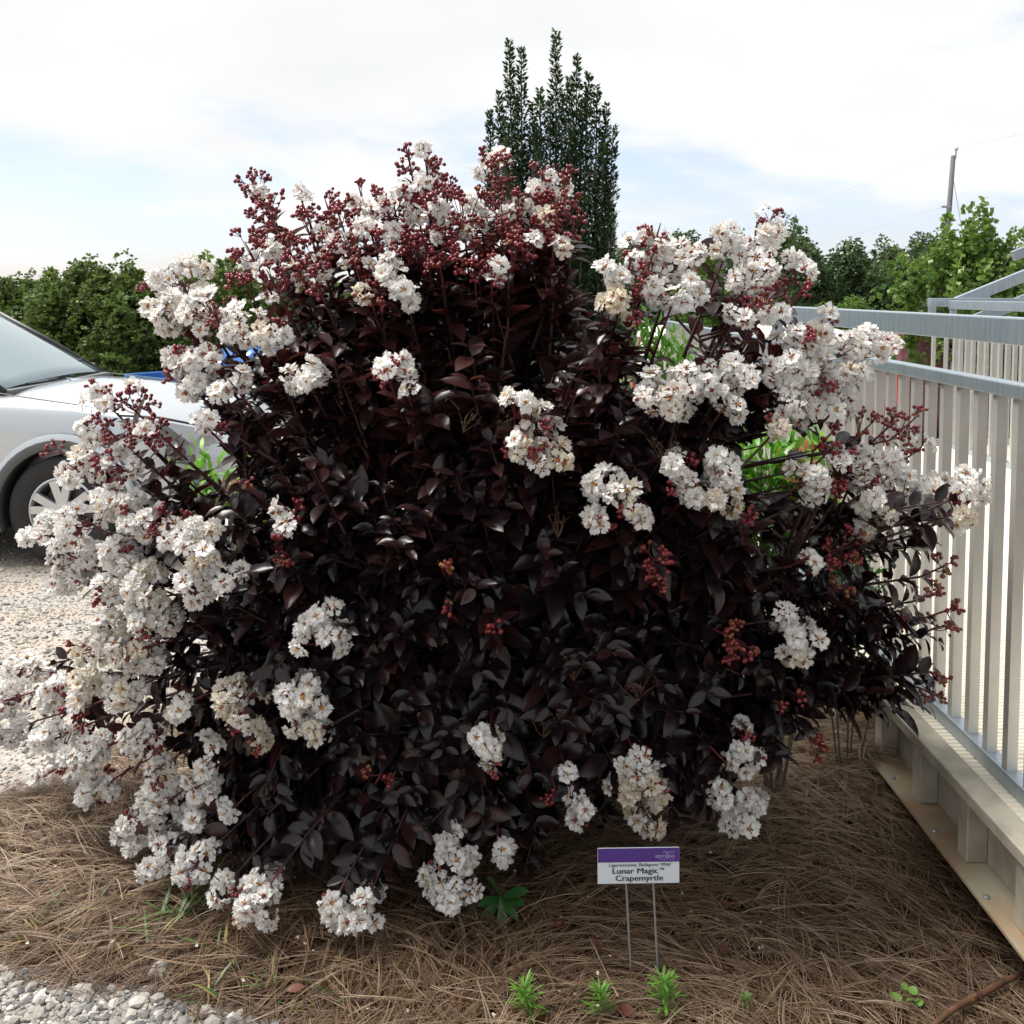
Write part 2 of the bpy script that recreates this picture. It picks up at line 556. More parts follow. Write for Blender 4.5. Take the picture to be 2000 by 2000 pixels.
# far grass
at2 = n.new('ShaderNodeAttribute'); at2.attribute_name = 'far'
crf = n.new('ShaderNodeValToRGB')
crf.color_ramp.elements[0].color = (0.06, 0.10, 0.025, 1); crf.color_ramp.elements[1].color = (0.12, 0.15, 0.05, 1)
l.new(n3.outputs['Fac'], crf.inputs['Fac'])
mxb = n.new('ShaderNodeMix'); mxb.data_type = 'RGBA'
l.new(at.outputs['Fac'], mxb.inputs[0]); l.new(mxg.outputs[2], mxb.inputs[6]); l.new(crb.outputs['Color'], mxb.inputs[7])
mxf = n.new('ShaderNodeMix'); mxf.data_type = 'RGBA'
l.new(at2.outputs['Fac'], mxf.inputs[0]); l.new(mxb.outputs[2], mxf.inputs[6]); l.new(crf.outputs['Color'], mxf.inputs[7])
l.new(mxf.outputs[2], b.inputs['Base Color'])
b.inputs['Roughness'].default_value = 0.95; b.inputs['Specular IOR Level'].default_value = 0.1
bp = n.new('ShaderNodeBump'); bp.inputs['Strength'].default_value = 0.7; bp.inputs['Distance'].default_value = 0.012
l.new(v1.outputs['Distance'], bp.inputs['Height']); l.new(bp.outputs['Normal'], b.inputs['Normal'])
M['ground'] = m


def make_ground():
    xs = np.unique(np.concatenate([np.linspace(-3, 3, 121), -np.geomspace(3, 900, 40), np.geomspace(3, 900, 40)]))
    ys = np.unique(np.concatenate([np.linspace(0.5, 8, 151), np.geomspace(8, 1500, 50), -np.geomspace(0.5, 300, 14) + 0.9]))
    X, Y = np.meshgrid(xs, ys)
    Z = ground_z(X, Y)
    V = np.stack([X, Y, Z], -1).reshape(-1, 3)
    nx, ny = len(xs), len(ys)
    i = np.arange(ny - 1)[:, None] * nx + np.arange(nx - 1)[None]
    q = np.stack([i, i + 1, i + nx + 1, i + nx], -1).reshape(-1, 4)
    T = np.concatenate([q[:, [0, 1, 2]], q[:, [0, 2, 3]]])
    me = mesh_np('ground', V, T, None, [M['ground']])
    bed = smooth01(bed_distance(V[:, 0], V[:, 1]) / 0.12 + 0.5)
    a = me.attributes.new('bed', 'FLOAT', 'POINT'); a.data.foreach_set('value', bed.astype(np.float32))
    far = smooth01((V[:, 1] - 20) / 6) + smooth01((-V[:, 0] - 18) / 6)
    a = me.attributes.new('far', 'FLOAT', 'POINT'); a.data.foreach_set('value', np.clip(far, 0, 1).astype(np.float32))
    o = link_mesh('ground', me)
    tag(o, 'gravel drive and mulched ground running back to a grassy field', 'ground', kind='structure')


make_ground()

# pebbles: lumpy low stones
def stone_asset(seed, sub=1):
    r = random.Random(seed)
    bm = bmesh.new()
    bmesh.ops.create_icosphere(bm, subdivisions=sub, radius=1.0)
    sx, sy, sz = r.uniform(0.8, 1.25), r.uniform(0.7, 1.0), r.uniform(0.45, 0.75)
    for v in bm.verts:
        k = 1 + r.uniform(-0.22, 0.22)
        v.co = Vector((v.co.x * sx * k, v.co.y * sy * k, v.co.z * sz * k))
    bm.verts.index_update()
    a = Asset([v.co[:] for v in bm.verts], [[v.index for v in f.verts] for f in bm.faces])
    bm.free()
    return a


def rotz4(ang, s, pos, tilt=0.0):
    M3 = (Matrix.Rotation(ang, 3, 'Z') @ Matrix.Rotation(tilt, 3, 'X')) * s
    out = np.empty((3, 4))
    out[:, :3] = np.array(M3)
    out[:, 3] = pos
    return out


def make_pebbles():
    st = [stone_asset(k) for k in range(6)]
    mats, which, tints = [], [], []
    # close corner of the drive: bigger stones
    c = 0
    while c < 9000:
        x, y = RNG.uniform(-1.6, -0.3), RNG.uniform(1.85, 2.62)
        if bed_distance(x, y) > RNG.normal(-0.02, 0.05):
            continue
        s = float(np.clip(RNG.lognormal(-5.35, 0.5), 0.0022, 0.018))
        mats.append(rotz4(RNG.uniform(0, 6.28), s, (x, y, s * RNG.uniform(0.1, 0.6)), RNG.uniform(-0.5, 0.5)))
        which.append(RNG.integers(6)); tints.append(RNG.beta(1.7, 1.7)); c += 1
    c = 0
    while c < 17000:
        y = 2.7 + 4.8 * RNG.random() ** 1.3
        x = RNG.uniform(-0.60 * y - 0.3, -0.12 * y)
        if bed_distance(x, y) > RNG.normal(-0.03, 0.08):
            continue
        s = float(np.clip(RNG.lognormal(-5.2, 0.42), 0.003, 0.02))
        mats.append(rotz4(RNG.uniform(0, 6.28), s, (x, y, ground_z(x, y) + s * 0.2), RNG.uniform(-0.5, 0.5)))
        which.append(RNG.integers(6)); tints.append(RNG.beta(2.2, 1.7)); c += 1
    me = scatter_mesh('gravel', st, which, mats, [M['pebble']], tints, smooth=False)
    o = link_mesh('gravel', me)
    tag(o, 'loose grey and tan gravel of the drive beside the straw bed', 'gravel', kind='stuff')


make_pebbles()

# ------------------------------------------------------------------ pine straw
def make_straw():
    N = 19500
    xs, ys = [], []
    need = N
    while need > 0:
        x = RNG.uniform(-1.95, 1.16, need * 2)
        y = 1.6 + 2.75 * RNG.random(need * 2) ** 1.4
        d = bed_distance(x, y)
        ok = (d > RNG.normal(0.02, 0.06, len(d)))
        x, y = x[ok][:need], y[ok][:need]
        xs.append(x); ys.append(y); need -= len(x)
    hx = np.clip(RNG.normal(1.03, 0.09, 1500), 0.7, 1.2); hy = RNG.normal(2.98, 0.25, 1500)
    x, y = np.concatenate(xs + [hx]), np.concatenate(ys + [hy])
    n = len(x)
    L = RNG.uniform(0.09, 0.23, n)
    ang = RNG.uniform(0, 2 * PI, n)
    # locally combed direction, so that the straw lies in swathes
    comb = 0.9 * np.sin(2.3 * x + 1.1 * y) + 0.8 * np.sin(3.1 * y - 1.7 * x) + 0.5 * np.sin(6 * x + 4 * y)
    ang = np.where(RNG.random(n) < 0.62, comb + RNG.normal(0, 0.55, n), ang)
    curv = RNG.normal(0, 2.4, n)                      # bend per metre, sideways
    # needles hang together in bundles of two or three
    kk = np.repeat(np.arange(n), RNG.integers(2, 4, n))
    x, y, L, ang, curv = x[kk], y[kk], L[kk], ang[kk], curv[kk]
    n = len(x)
    ang = ang + RNG.normal(0, 0.045, n); curv = curv + RNG.normal(0, 0.6, n)
    x = x + RNG.normal(0, 0.003, n); y = y + RNG.normal(0, 0.003, n); L = L * RNG.uniform(0.92, 1.05, n)
    bz = RNG.beta(1.3, 2.0, kk.max() + 1)[kk]
    bt = RNG.normal(0.42, 0.24, kk.max() + 1)[kk]
    bp_ = RNG.normal(0, 0.11, kk.max() + 1)[kk]
    bh = np.sqrt(RNG.random(kk.max() + 1))[kk]
    zb = bz * 0.042 + 0.001 + RNG.uniform(0, 0.002, n)        # height within the mat
    edge = np.clip(bed_distance(x, y) / 0.35, 0.12, 1)
    mound = 0.05 * np.exp(-(((x - 0.93) / 0.22) ** 2 + ((y - 2.75) / 0.35) ** 2)) + 0.012 * np.sin(5 * x + 2) * np.sin(4 * y)
    heap = 0.19 * np.exp(-(((x - 1.09) / 0.15) ** 2 + ((y - 3.0) / 0.30) ** 2))
    zb = zb * edge + np.maximum(mound, 0) + heap * bh
    pitch = bp_ + RNG.normal(0, 0.02, n)
    arch = RNG.uniform(0, 0.014, n)
    w = RNG.uniform(0.00045, 0.00105, n)
    roll = RNG.uniform(-0.7, 0.7, n)
    S = 6
    t = np.linspace(-0.5, 0.5, S)
    a = ang[:, None] + curv[:, None] * L[:, None] * t[None]
    cx = x[:, None] + np.cumsum(np.cos(a) * L[:, None] / (S - 1), 1) - L[:, None] * np.cos(ang)[:, None] * 0.5
    cy = y[:, None] + np.cumsum(np.sin(a) * L[:, None] / (S - 1), 1) - L[:, None] * np.sin(ang)[:, None] * 0.5
    cz = zb[:, None] + pitch[:, None] * L[:, None] * t[None] + arch[:, None] * (1 - 4 * t[None] ** 2)
    cz = np.maximum(cz, 0.0015)
    tap = np.array([0.8, 1, 1, 1, 0.85, 0.3])
    sx, sy = -np.sin(a), np.cos(a)
    wr = w[:, None] * tap[None]
    c_, s_ = np.cos(roll)[:, None], np.sin(roll)[:, None]
    A = np.stack([cx + sx * wr * c_, cy + sy * wr * c_, cz + wr * s_], -1)
    B = np.stack([cx - sx * wr * c_, cy - sy * wr * c_, cz - wr * s_], -1)
    Cc = np.stack([cx, cy, cz + 0.9 * wr], -1)
    V = np.stack([A, Cc, B], 2).reshape(-1, 3)       # n, S, 3
    base = (np.arange(n) * S * 3)[:, None]
    k = np.arange(S - 1)[None] * 3
    i0 = (base + k)
    T = []
    for j in (0, 1):
        T.append(np.stack([i0 + j, i0 + j + 1, i0 + 3 + j + 1], -1))
        T.append(np.stack([i0 + j, i0 + 3 + j + 1, i0 + 3 + j], -1))
    T = np.concatenate([q.reshape(-1, 3) for q in T])
    tn = np.clip(bt + RNG.normal(0, 0.1, n) + 0.10 * np.sin(3 * x) + 7.0 * (np.minimum(zb, 0.045) - 0.012), 0, 1)  # needles low in the mat tinted darker, shade of the gaps put into colour
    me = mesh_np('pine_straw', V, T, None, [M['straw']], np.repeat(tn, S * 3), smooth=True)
    o = link_mesh('pine_straw', me)
    tag(o, 'brown pine needle mulch spread under and around the shrub', 'pine straw', kind='stuff')


make_straw()

# ------------------------------------------------------------------ the crape myrtle
BASE = np.array([0.0, 2.95, 0.0])
myrtle = empty('crape_myrtle', tuple(BASE))
tag(myrtle, 'large crape myrtle shrub with near-black leaves and white flower clusters', 'shrub')


def surf_depth(px, py, low=None):
    """distance of the shrub's front surface seen at a pixel"""
    u = (px - 1000) / 1010.0
    v = (py - 1050) / (830.0 if py < 1050 else 1050.0)
    s = math.sqrt(max(0.0, 1 - u * u - v * v))
    d = 2.95 - 0.82 * s
    lo = py if low is None else low
    if lo > 700:
        d = min(d, ground_hit(px, lo, 0.06)[1])
    if px > 1350:
        d = min(d, 1.08 * F / (px - 1000 + 12))
    return d


def leaf_asset(k):
    r = random.Random(40 + k)
    ts = [0.0, 0.16, 0.38, 0.62, 0.84, 1.0]
    wd = [0.0, 0.17, 0.255, 0.235, 0.13, 0.0]
    droop = r.uniform(0.12, 0.34)
    fold = r.uniform(0.25, 0.6)
    wav = r.uniform(0.0, 0.035)
    tw = r.uniform(-0.25, 0.25)
    v, f = [], []
    mid, L, R = [], [], []
    for t, w in zip(ts, wd):
        z = -droop * t * t
        mid.append(len(v)); v.append((t, 0, z))
        if w > 0:
            wz = w * fold
            L.append(len(v)); v.append((t, w, z + wz + wav * math.sin(9 * t) + tw * t * w))
            R.append(len(v)); v.append((t, -w, z + wz + wav * math.sin(9 * t + 2) - tw * t * w))
        else:
            L.append(mid[-1]); R.append(mid[-1])
    for i in range(5):
        for S_, o in ((L, 1), (R, 0)):
            q = [mid[i], mid[i + 1], S_[i + 1], S_[i]]
            q = list(dict.fromkeys(q))
            if o == 0:
                q = q[::-1]
            if len(q) >= 3:
                f.append(q)
    return Asset(v, f)


LEAVES = [leaf_asset(k) for k in range(6)]
leaf_M, leaf_w, leaf_t = [], [], []
twigs = MB()
wood = []


def leafy_shoot(tip, axis, length, spacing=0.027, size=0.078, red=0.0, jitter=0.25, flat=0.4, bare_tip=0.0):
    """leaves in pairs along a gently bent shoot that ends at tip; axis points outwards"""
    tip = np.asarray(tip, float); axis = norm(axis)
    nn = max(3, int(length / spacing))
    side0 = norm(np.cross(axis, [0, 0, 1.0]) + RNG.normal(0, 0.15, 3))
    sag = RNG.uniform(-0.2, 0.25)
    pts = []
    for i in range(nn + 1):
        s = length * i / nn
        pts.append(tip - axis * (s + bare_tip) - np.array([0, 0, sag]) * (s ** 2) * 1.2)
    twigs.tube(pts[::max(1, nn // 3)], [0.0016 + 0.0012 * i for i in range(len(pts[::max(1, nn // 3)]))], n=4, caps=False)
    for i, p in enumerate(pts):
        a = axis
        rollv = 0.0 if RNG.random() < flat else (PI / 2 if i % 2 else 0.0)
        rollv += RNG.normal(0, jitter)
        q = np.array(Quaternion(Vector(a), rollv) @ Vector(side0))
        sz = size * float(np.clip(RNG.lognormal(-0.06, 0.2), 0.55, 1.35)) * (0.55 + 0.45 * min(1.0, i / 2.5))
        for sg in (1, -1):
            if RNG.random() < 0.06:
                continue
            lean = RNG.uniform(0.3, 0.75)
            d = norm(a * lean + q * sg * 0.85 + np.array([0, 0, -0.12]) + RNG.normal(0, 0.13, 3))
            nrm = a * 0.7 + np.array([0, 0, 0.75]) + RNG.normal(0, 0.22, 3)
            leaf_M.append(frame(d, nrm, p + d * 0.004, sz))
            leaf_w.append(RNG.integers(6))
            leaf_t.append(np.clip(RNG.beta(1.6, 2.6) + red + (0.5 if RNG.random() < 0.03 else 0), 0, 1))


# flower clusters seen in the photograph: centre x, y, half width, half height (pixels), share in flower, cream share
CL = [
    # crown
    (833, 330, 42, 62, .62, .0), (835, 400, 70, 55, .55, .05), (770, 405, 62, 55, .72, .05), (905, 425, 58, 78, .12, .0),
    (975, 345, 38, 62, .04, 0), (980, 425, 55, 55, .18, .1), (1040, 365, 48, 48, .6, .05), (1090, 345, 36, 42, .55, 0), (1095, 400, 48, 42, .35, 0),
    (1120, 438, 36, 24, .55, 0), (1045, 440, 60, 36, .6, .7), (505, 375, 32, 40, .12, 0), (530, 425, 52, 62, .35, 0), (590, 395, 28, 34, .5, 0),
    (600, 445, 40, 42, .6, 0), (490, 495, 58, 52, .55, 0), (530, 545, 78, 42, .72, .05), (620, 505, 60, 50, .35, .1), (665, 430, 32, 48, .35, 0),
    (675, 475, 50, 42, .6, 0), (735, 470, 56, 52, .4, 0), (765, 525, 40, 32, .9, .0), (830, 480, 80, 52, .1, .1), (792, 572, 32, 30, .95, 0),
    (722, 578, 44, 28, .7, .9), (925, 510, 60, 40, .22, .3), (1000, 505, 56, 44, .25, .2),
    # upper left
    (300, 545, 38, 34, .35, 0), (350, 548, 70, 48, .92, .05), (340, 608, 60, 46, .92, .1), (415, 610, 64, 52, .72, .05), (470, 640, 50, 38, .5, .1),
    (530, 655, 38, 34, .75, .1), (337, 690, 34, 36, .9, 0), (385, 708, 52, 40, .75, .05), (365, 742, 44, 34, .9, .05), (455, 752, 44, 32, .9, 0),
    (590, 728, 48, 42, .9, 0), (758, 735, 50, 50, .72, 0), (795, 762, 24, 20, .05, 0),
    # left, middle tier
    (185, 768, 34, 26, .5, 0), (245, 785, 70, 40, .5, 0), (215, 845, 62, 52, .25, 0), (110, 875, 20, 20, .0, 0), (150, 918, 46, 44, .75, .05),
    (225, 905, 58, 36, .25, 0), (300, 838, 40, 40, .2, 0), (402, 832, 48, 26, .5, 0), (480, 945, 30, 14, .8, .2),
    # left, big tier
    (225, 985, 70, 40, .88, .1), (165, 1015, 60, 36, .88, .1), (90, 1040, 52, 44, .88, .05), (330, 1022, 56, 42, .8, .05), (270, 1015, 40, 36, .5, 0), (150, 1090, 70, 44, .92, .05), (225, 1090, 58, 48, .9, 0),
    (395, 1065, 50, 56, .92, .25), (390, 1130, 42, 50, .92, .3), (455, 1135, 24, 24, .9, 0), (130, 1125, 50, 36, .85, 0), (290, 1140, 66, 46, .92, .35), (210, 1150, 36, 40, .25, 0),
    (295, 1200, 62, 48, .9, .15), (220, 1235, 70, 40, .85, .5), (270, 1270, 66, 44, .92, .4), (170, 1270, 36, 34, .85, .4),
    # left, lower tier
    (55, 1310, 50, 40, .95, 0), (25, 1365, 46, 44, .92, 0), (105, 1355, 46, 48, .92, .05), (165, 1345, 52, 42, .9, .4), (245, 1350, 50, 40, .92, .4), (160, 1385, 40, 36, .15, 0), (30, 1425, 42, 34, .9, 0),
    (355, 1380, 36, 20, .55, .1), (115, 1440, 52, 48, .92, 0), (180, 1475, 66, 48, .9, 0), (110, 1500, 44, 38, .9, 0), (280, 1440, 46, 42, .88, 0), (200, 1535, 56, 38, .92, 0),
    (310, 1500, 40, 40, .9, 0), (410, 1475, 30, 36, .8, 0), (395, 1530, 42, 38, .65, 0), (330, 1565, 62, 46, .93, 0), (455, 1580, 22, 22, .95, 0), (400, 1585, 38, 32, .85, 0),
    (270, 1620, 46, 40, .95, 0), (345, 1640, 50, 36, .95, 0), (300, 1690, 34, 24, .9, 0), (385, 1690, 40, 50, .95, 0), (436, 1738, 21, 21, .95, 0), (505, 1760, 62, 44, .92, .1), (520, 1710, 24, 22, .95, 0),
    (650, 1770, 42, 44, .95, .1), (705, 1790, 46, 38, .95, .2), (720, 1745, 24, 26, .8, 0),
    # front face
    (630, 1205, 36, 28, .92, 0), (632, 1245, 60, 44, .95, 0), (465, 1375, 58, 52, .9, .55), (490, 1440, 34, 34, .9, .8), (585, 1375, 58, 58, .97, .05), (610, 1420, 36, 36, .95, .05),
    (890, 1655, 42, 38, .97, 0), (888, 1715, 74, 54, .97, 0), (872, 1765, 28, 24, .9, 0), (970, 1665, 34, 28, .85, 0),
    (955, 1435, 54, 34, .92, 0), (965, 1495, 20, 26, .85, 0), (1245, 1475, 40, 38, .95, 0), (1250, 1525, 84, 44, .95, .45), (1258, 1580, 54, 42, .93, .75),
    (1108, 1520, 20, 20, .95, 0), (1128, 1560, 26, 34, .9, 0), (1148, 1600, 26, 20, .6, 0), (1085, 1550, 22, 22, .05, 0),
    (1455, 1445, 36, 28, .9, 0), (1410, 1482, 26, 22, .95, 0), (1465, 1492, 26, 26, .85, 0), (1405, 1545, 30, 30, .85, 0), (1455, 1580, 40, 38, .9, 0), (1420, 1615, 28, 20, .8, 0),
    (1540, 1200, 26, 24, .95, 0), (1560, 1250, 62, 50, .97, .15), (1440, 1250, 52, 46, .03, 0), (1280, 1090, 42, 34, .0, 0), (1265, 1130, 42, 22, .0, 0),
    (858, 1100, 24, 34, .0, 0), (888, 1205, 18, 24, .0, 0), (968, 1208, 16, 22, .0, 0), (738, 1522, 28, 22, .0, 0), (748, 1732, 24, 20, .0, 0),
    (1597, 1450, 20, 44, .0, 0), (562, 1000, 28, 34, .1, 0), (550, 985, 20, 20, .97, 0), (545, 1070, 30, 38, .0, 0), (1515, 1370, 18, 14, 0, 0), (1560, 1360, 18, 16, 0, 0),
    (1005, 800, 38, 36, .93, .1), (1060, 830, 44, 48, .9, .3), (1030, 880, 62, 44, .55, .6), (1075, 895, 34, 36, .9, .8),
    (1190, 955, 44, 34, .95, 0), (1170, 1005, 32, 34, .75, 0), (1230, 975, 40, 36, .85, .2), (1245, 1025, 18, 30, .9, .5), (1335, 910, 40, 34, .75, .3), (1405, 920, 44, 44, .95, .2), (1345, 960, 40, 46, .75, .1), (1410, 980, 44, 40, .9, .85),
    (1460, 1010, 26, 28, .65, 0),
    # right side, upper
    (1285, 455, 40, 40, .55, .1), (1325, 500, 48, 55, .85, .05), (1265, 530, 56, 50, .6, .1), (1320, 575, 56, 46, .9, 0), (1235, 495, 30, 36, .45, 0), (1190, 550, 40, 36, .88, 0), (1195, 592, 32, 30, .95, .9), (1240, 605, 32, 34, .5, .9),
    (1510, 420, 26, 30, .55, .3), (1485, 470, 44, 42, .6, .1), (1425, 480, 40, 46, .8, .05), (1470, 530, 62, 44, .85, .05), (1555, 535, 36, 36, .82, 0), (1500, 595, 62, 42, .3, 0), (1560, 575, 34, 30, .1, 0), (1450, 600, 36, 30, .65, 0),
    (1600, 635, 48, 30, .82, .1), (1555, 670, 50, 38, .75, .1), (1640, 685, 56, 38, .95, 0), (1705, 680, 46, 40, .9, .05), (1600, 730, 60, 44, .88, 0), (1660, 745, 50, 44, .88, .05), (1530, 730, 42, 40, .92, 0), (1570, 790, 50, 40, .85, 0), (1640, 790, 36, 30, .9, .1), (1515, 840, 32, 26, .9, .6),
    (1280, 765, 48, 44, .85, .15), (1345, 745, 54, 46, .82, 0), (1310, 795, 44, 30, .7, .1), (1425, 735, 48, 42, .9, .1), (1420, 785, 36, 34, .7, 0),
    # right side, lower
    (1575, 935, 34, 34, .75, 0), (1590, 965, 24, 20, .9, 0), (1640, 905, 36, 36, .6, 0), (1635, 955, 34, 34, .35, 0), (1700, 905, 46, 36, .92, .05), (1690, 960, 48, 44, .85, .05), (1745, 910, 40, 40, .85, 0), (1770, 970, 50, 46, .92, .1),
    (1835, 965, 54, 44, .95, .1), (1895, 950, 40, 30, .9, .1), (1888, 985, 34, 26, .3, .3), (1840, 1015, 46, 32, .95, .1), (1700, 1010, 40, 34, .8, .3), (1810, 1050, 26, 24, .85, 0),
    (1622, 848, 22, 36, .0, 0), (1690, 838, 22, 44, .0, 0), (1735, 835, 22, 44, .0, 0), (1778, 825, 30, 42, .0, 0), (1790, 880, 32, 28, .15, 0), (1610, 890, 22, 26, .0, 0),
    (1650, 1065, 60, 38, .02, .0), (1600, 1110, 26, 18, .0, 0), (1573, 1090, 24, 24, .97, 0), (1645, 1145, 24, 20, 0, 0),
    (1845, 1105, 24, 40, .0, 0), (1820, 1160, 30, 28, .0, 0), (1855, 1190, 30, 34, .0, 0), (1835, 1225, 30, 24, .0, 0), (1765, 1215, 26, 18, 0, 0), (1800, 1330, 24, 26, .0, 0), (1850, 1325, 22, 20, .0, 0), (1825, 1355, 30, 18, .0, 0),
]
# small bud spikes massed across the crown
CL += [(x, y, 30, 38, .25, .1) for x, y in [(497, 352), (520, 470), (562, 482), (640, 405), (702, 432), (742, 392), (800, 315), (872, 382), (882, 452), (940, 402), (960, 320), (1012, 402),
       (1062, 402), (1082, 472), (850, 442), (792, 462), (692, 512), (582, 522), (932, 462), (1022, 472), (470, 540), (622, 560), (1105, 380), (705, 380), (860, 520), (960, 540)]]


def petal_verts(r, ang, rnd):
    """one crinkled clawed petal: returns verts, faces"""
    ca, sa = math.cos(ang), math.sin(ang)

    def place(u, v, z):
        return (u * ca - v * sa, u * sa + v * ca, z)
    v, f = [], []
    cup = rnd.uniform(0.05, 0.3)
    rows = [(0.22, 0.04, 2), (0.42, 0.08, 2), (0.54, 0.29, 4), (0.80, 0.38, 5), (1.03, 0.33, 7)]
    idx = []
    for ri, (u, w, k) in enumerate(rows):
        row = []
        for j in range(k):
            s = -1 + 2 * j / (k - 1)
            du = rnd.uniform(-0.08, 0.08) if ri >= 3 else 0
            if ri == 4:
                du += (0.07 if j % 2 else -0.10) - 0.16 * s * s
            z = cup * u * u + (rnd.uniform(-0.16, 0.16) if ri >= 3 else (rnd.uniform(-0.08, 0.08) if ri == 2 else 0.02))
            row.append(len(v)); v.append(place(u + du, s * w * rnd.uniform(0.85, 1.15), z))
        idx.append(row)
    for a, b_ in zip(idx[:-1], idx[1:]):
        i = j = 0
        while i < len(a) - 1 or j < len(b_) - 1:
            if j < len(b_) - 1 and (i >= len(a) - 1 or (j + 1) / (len(b_) - 1) <= (i + 1) / (len(a) - 1)):
                f.append((a[i], b_[j + 1], b_[j])); j += 1
            else:
                f.append((a[i], a[i + 1], b_[j])); i += 1
    return v, f


def flower_asset(k):
    r = random.Random(900 + k)
    V, Fc, Mi = [], [], []
    npet = 6
    miss = r.random() < 0.25
    for p in range(npet):
        if miss and p == 2:
            continue
        v, f = petal_verts(1, p * 2 * PI / npet + r.uniform(-0.2, 0.2), r)
        o = len(V)
        V += v; Fc += [tuple(i + o for i in q) for q in f]; Mi += [0] * len(f)
    # stamens: a tuft with yellow anthers
    for s in range(12):
        a = r.uniform(0, 6.28); rr = r.uniform(0.02, 0.21); h = r.uniform(0.14, 0.34)
        c = np.array([rr * math.cos(a), rr * math.sin(a), h])
        e = 0.055
        o = len(V)
        V += [c + (e, 0, 0), c + (-e * .5, e * .87, 0), c + (-e * .5, -e * .87, 0), c + (0, 0, e), c + (0, 0, -e)]
        q = [(0, 1, 3), (1, 2, 3), (2, 0, 3), (1, 0, 4), (2, 1, 4), (0, 2, 4)]
        Fc += [tuple(i + o for i in t) for t in q]; Mi += [1] * 6
    # calyx cup with six short points
    o = len(V)
    V.append((0, 0, -0.22))
    for s in range(12):
        a = s * PI / 6
        rr = 0.27 if s % 2 == 0 else 0.17
        V.append((rr * math.cos(a), rr * math.sin(a), 0.0 if s % 2 == 0 else -0.03))
    for s in range(12):
        Fc.append((o, o + 1 + s, o + 1 + (s + 1) % 12)); Mi.append(2)
    return Asset([tuple(map(float, p)) for p in V], Fc, Mi)


FLOWERS = [flower_asset(k) for k in range(10)]


def bud_asset():
    bm = bmesh.new()
    bmesh.ops.create_icosphere(bm, subdivisions=1, radius=1.0)
    for v in bm.verts:
        v.co.z *= 1.12
        if v.co.z > 1.0:
            v.co.z = 1.3
    a = Asset([v.co[:] for v in bm.verts], [[v.index for v in f.verts] for f in bm.faces])
    bm.free()
    return a


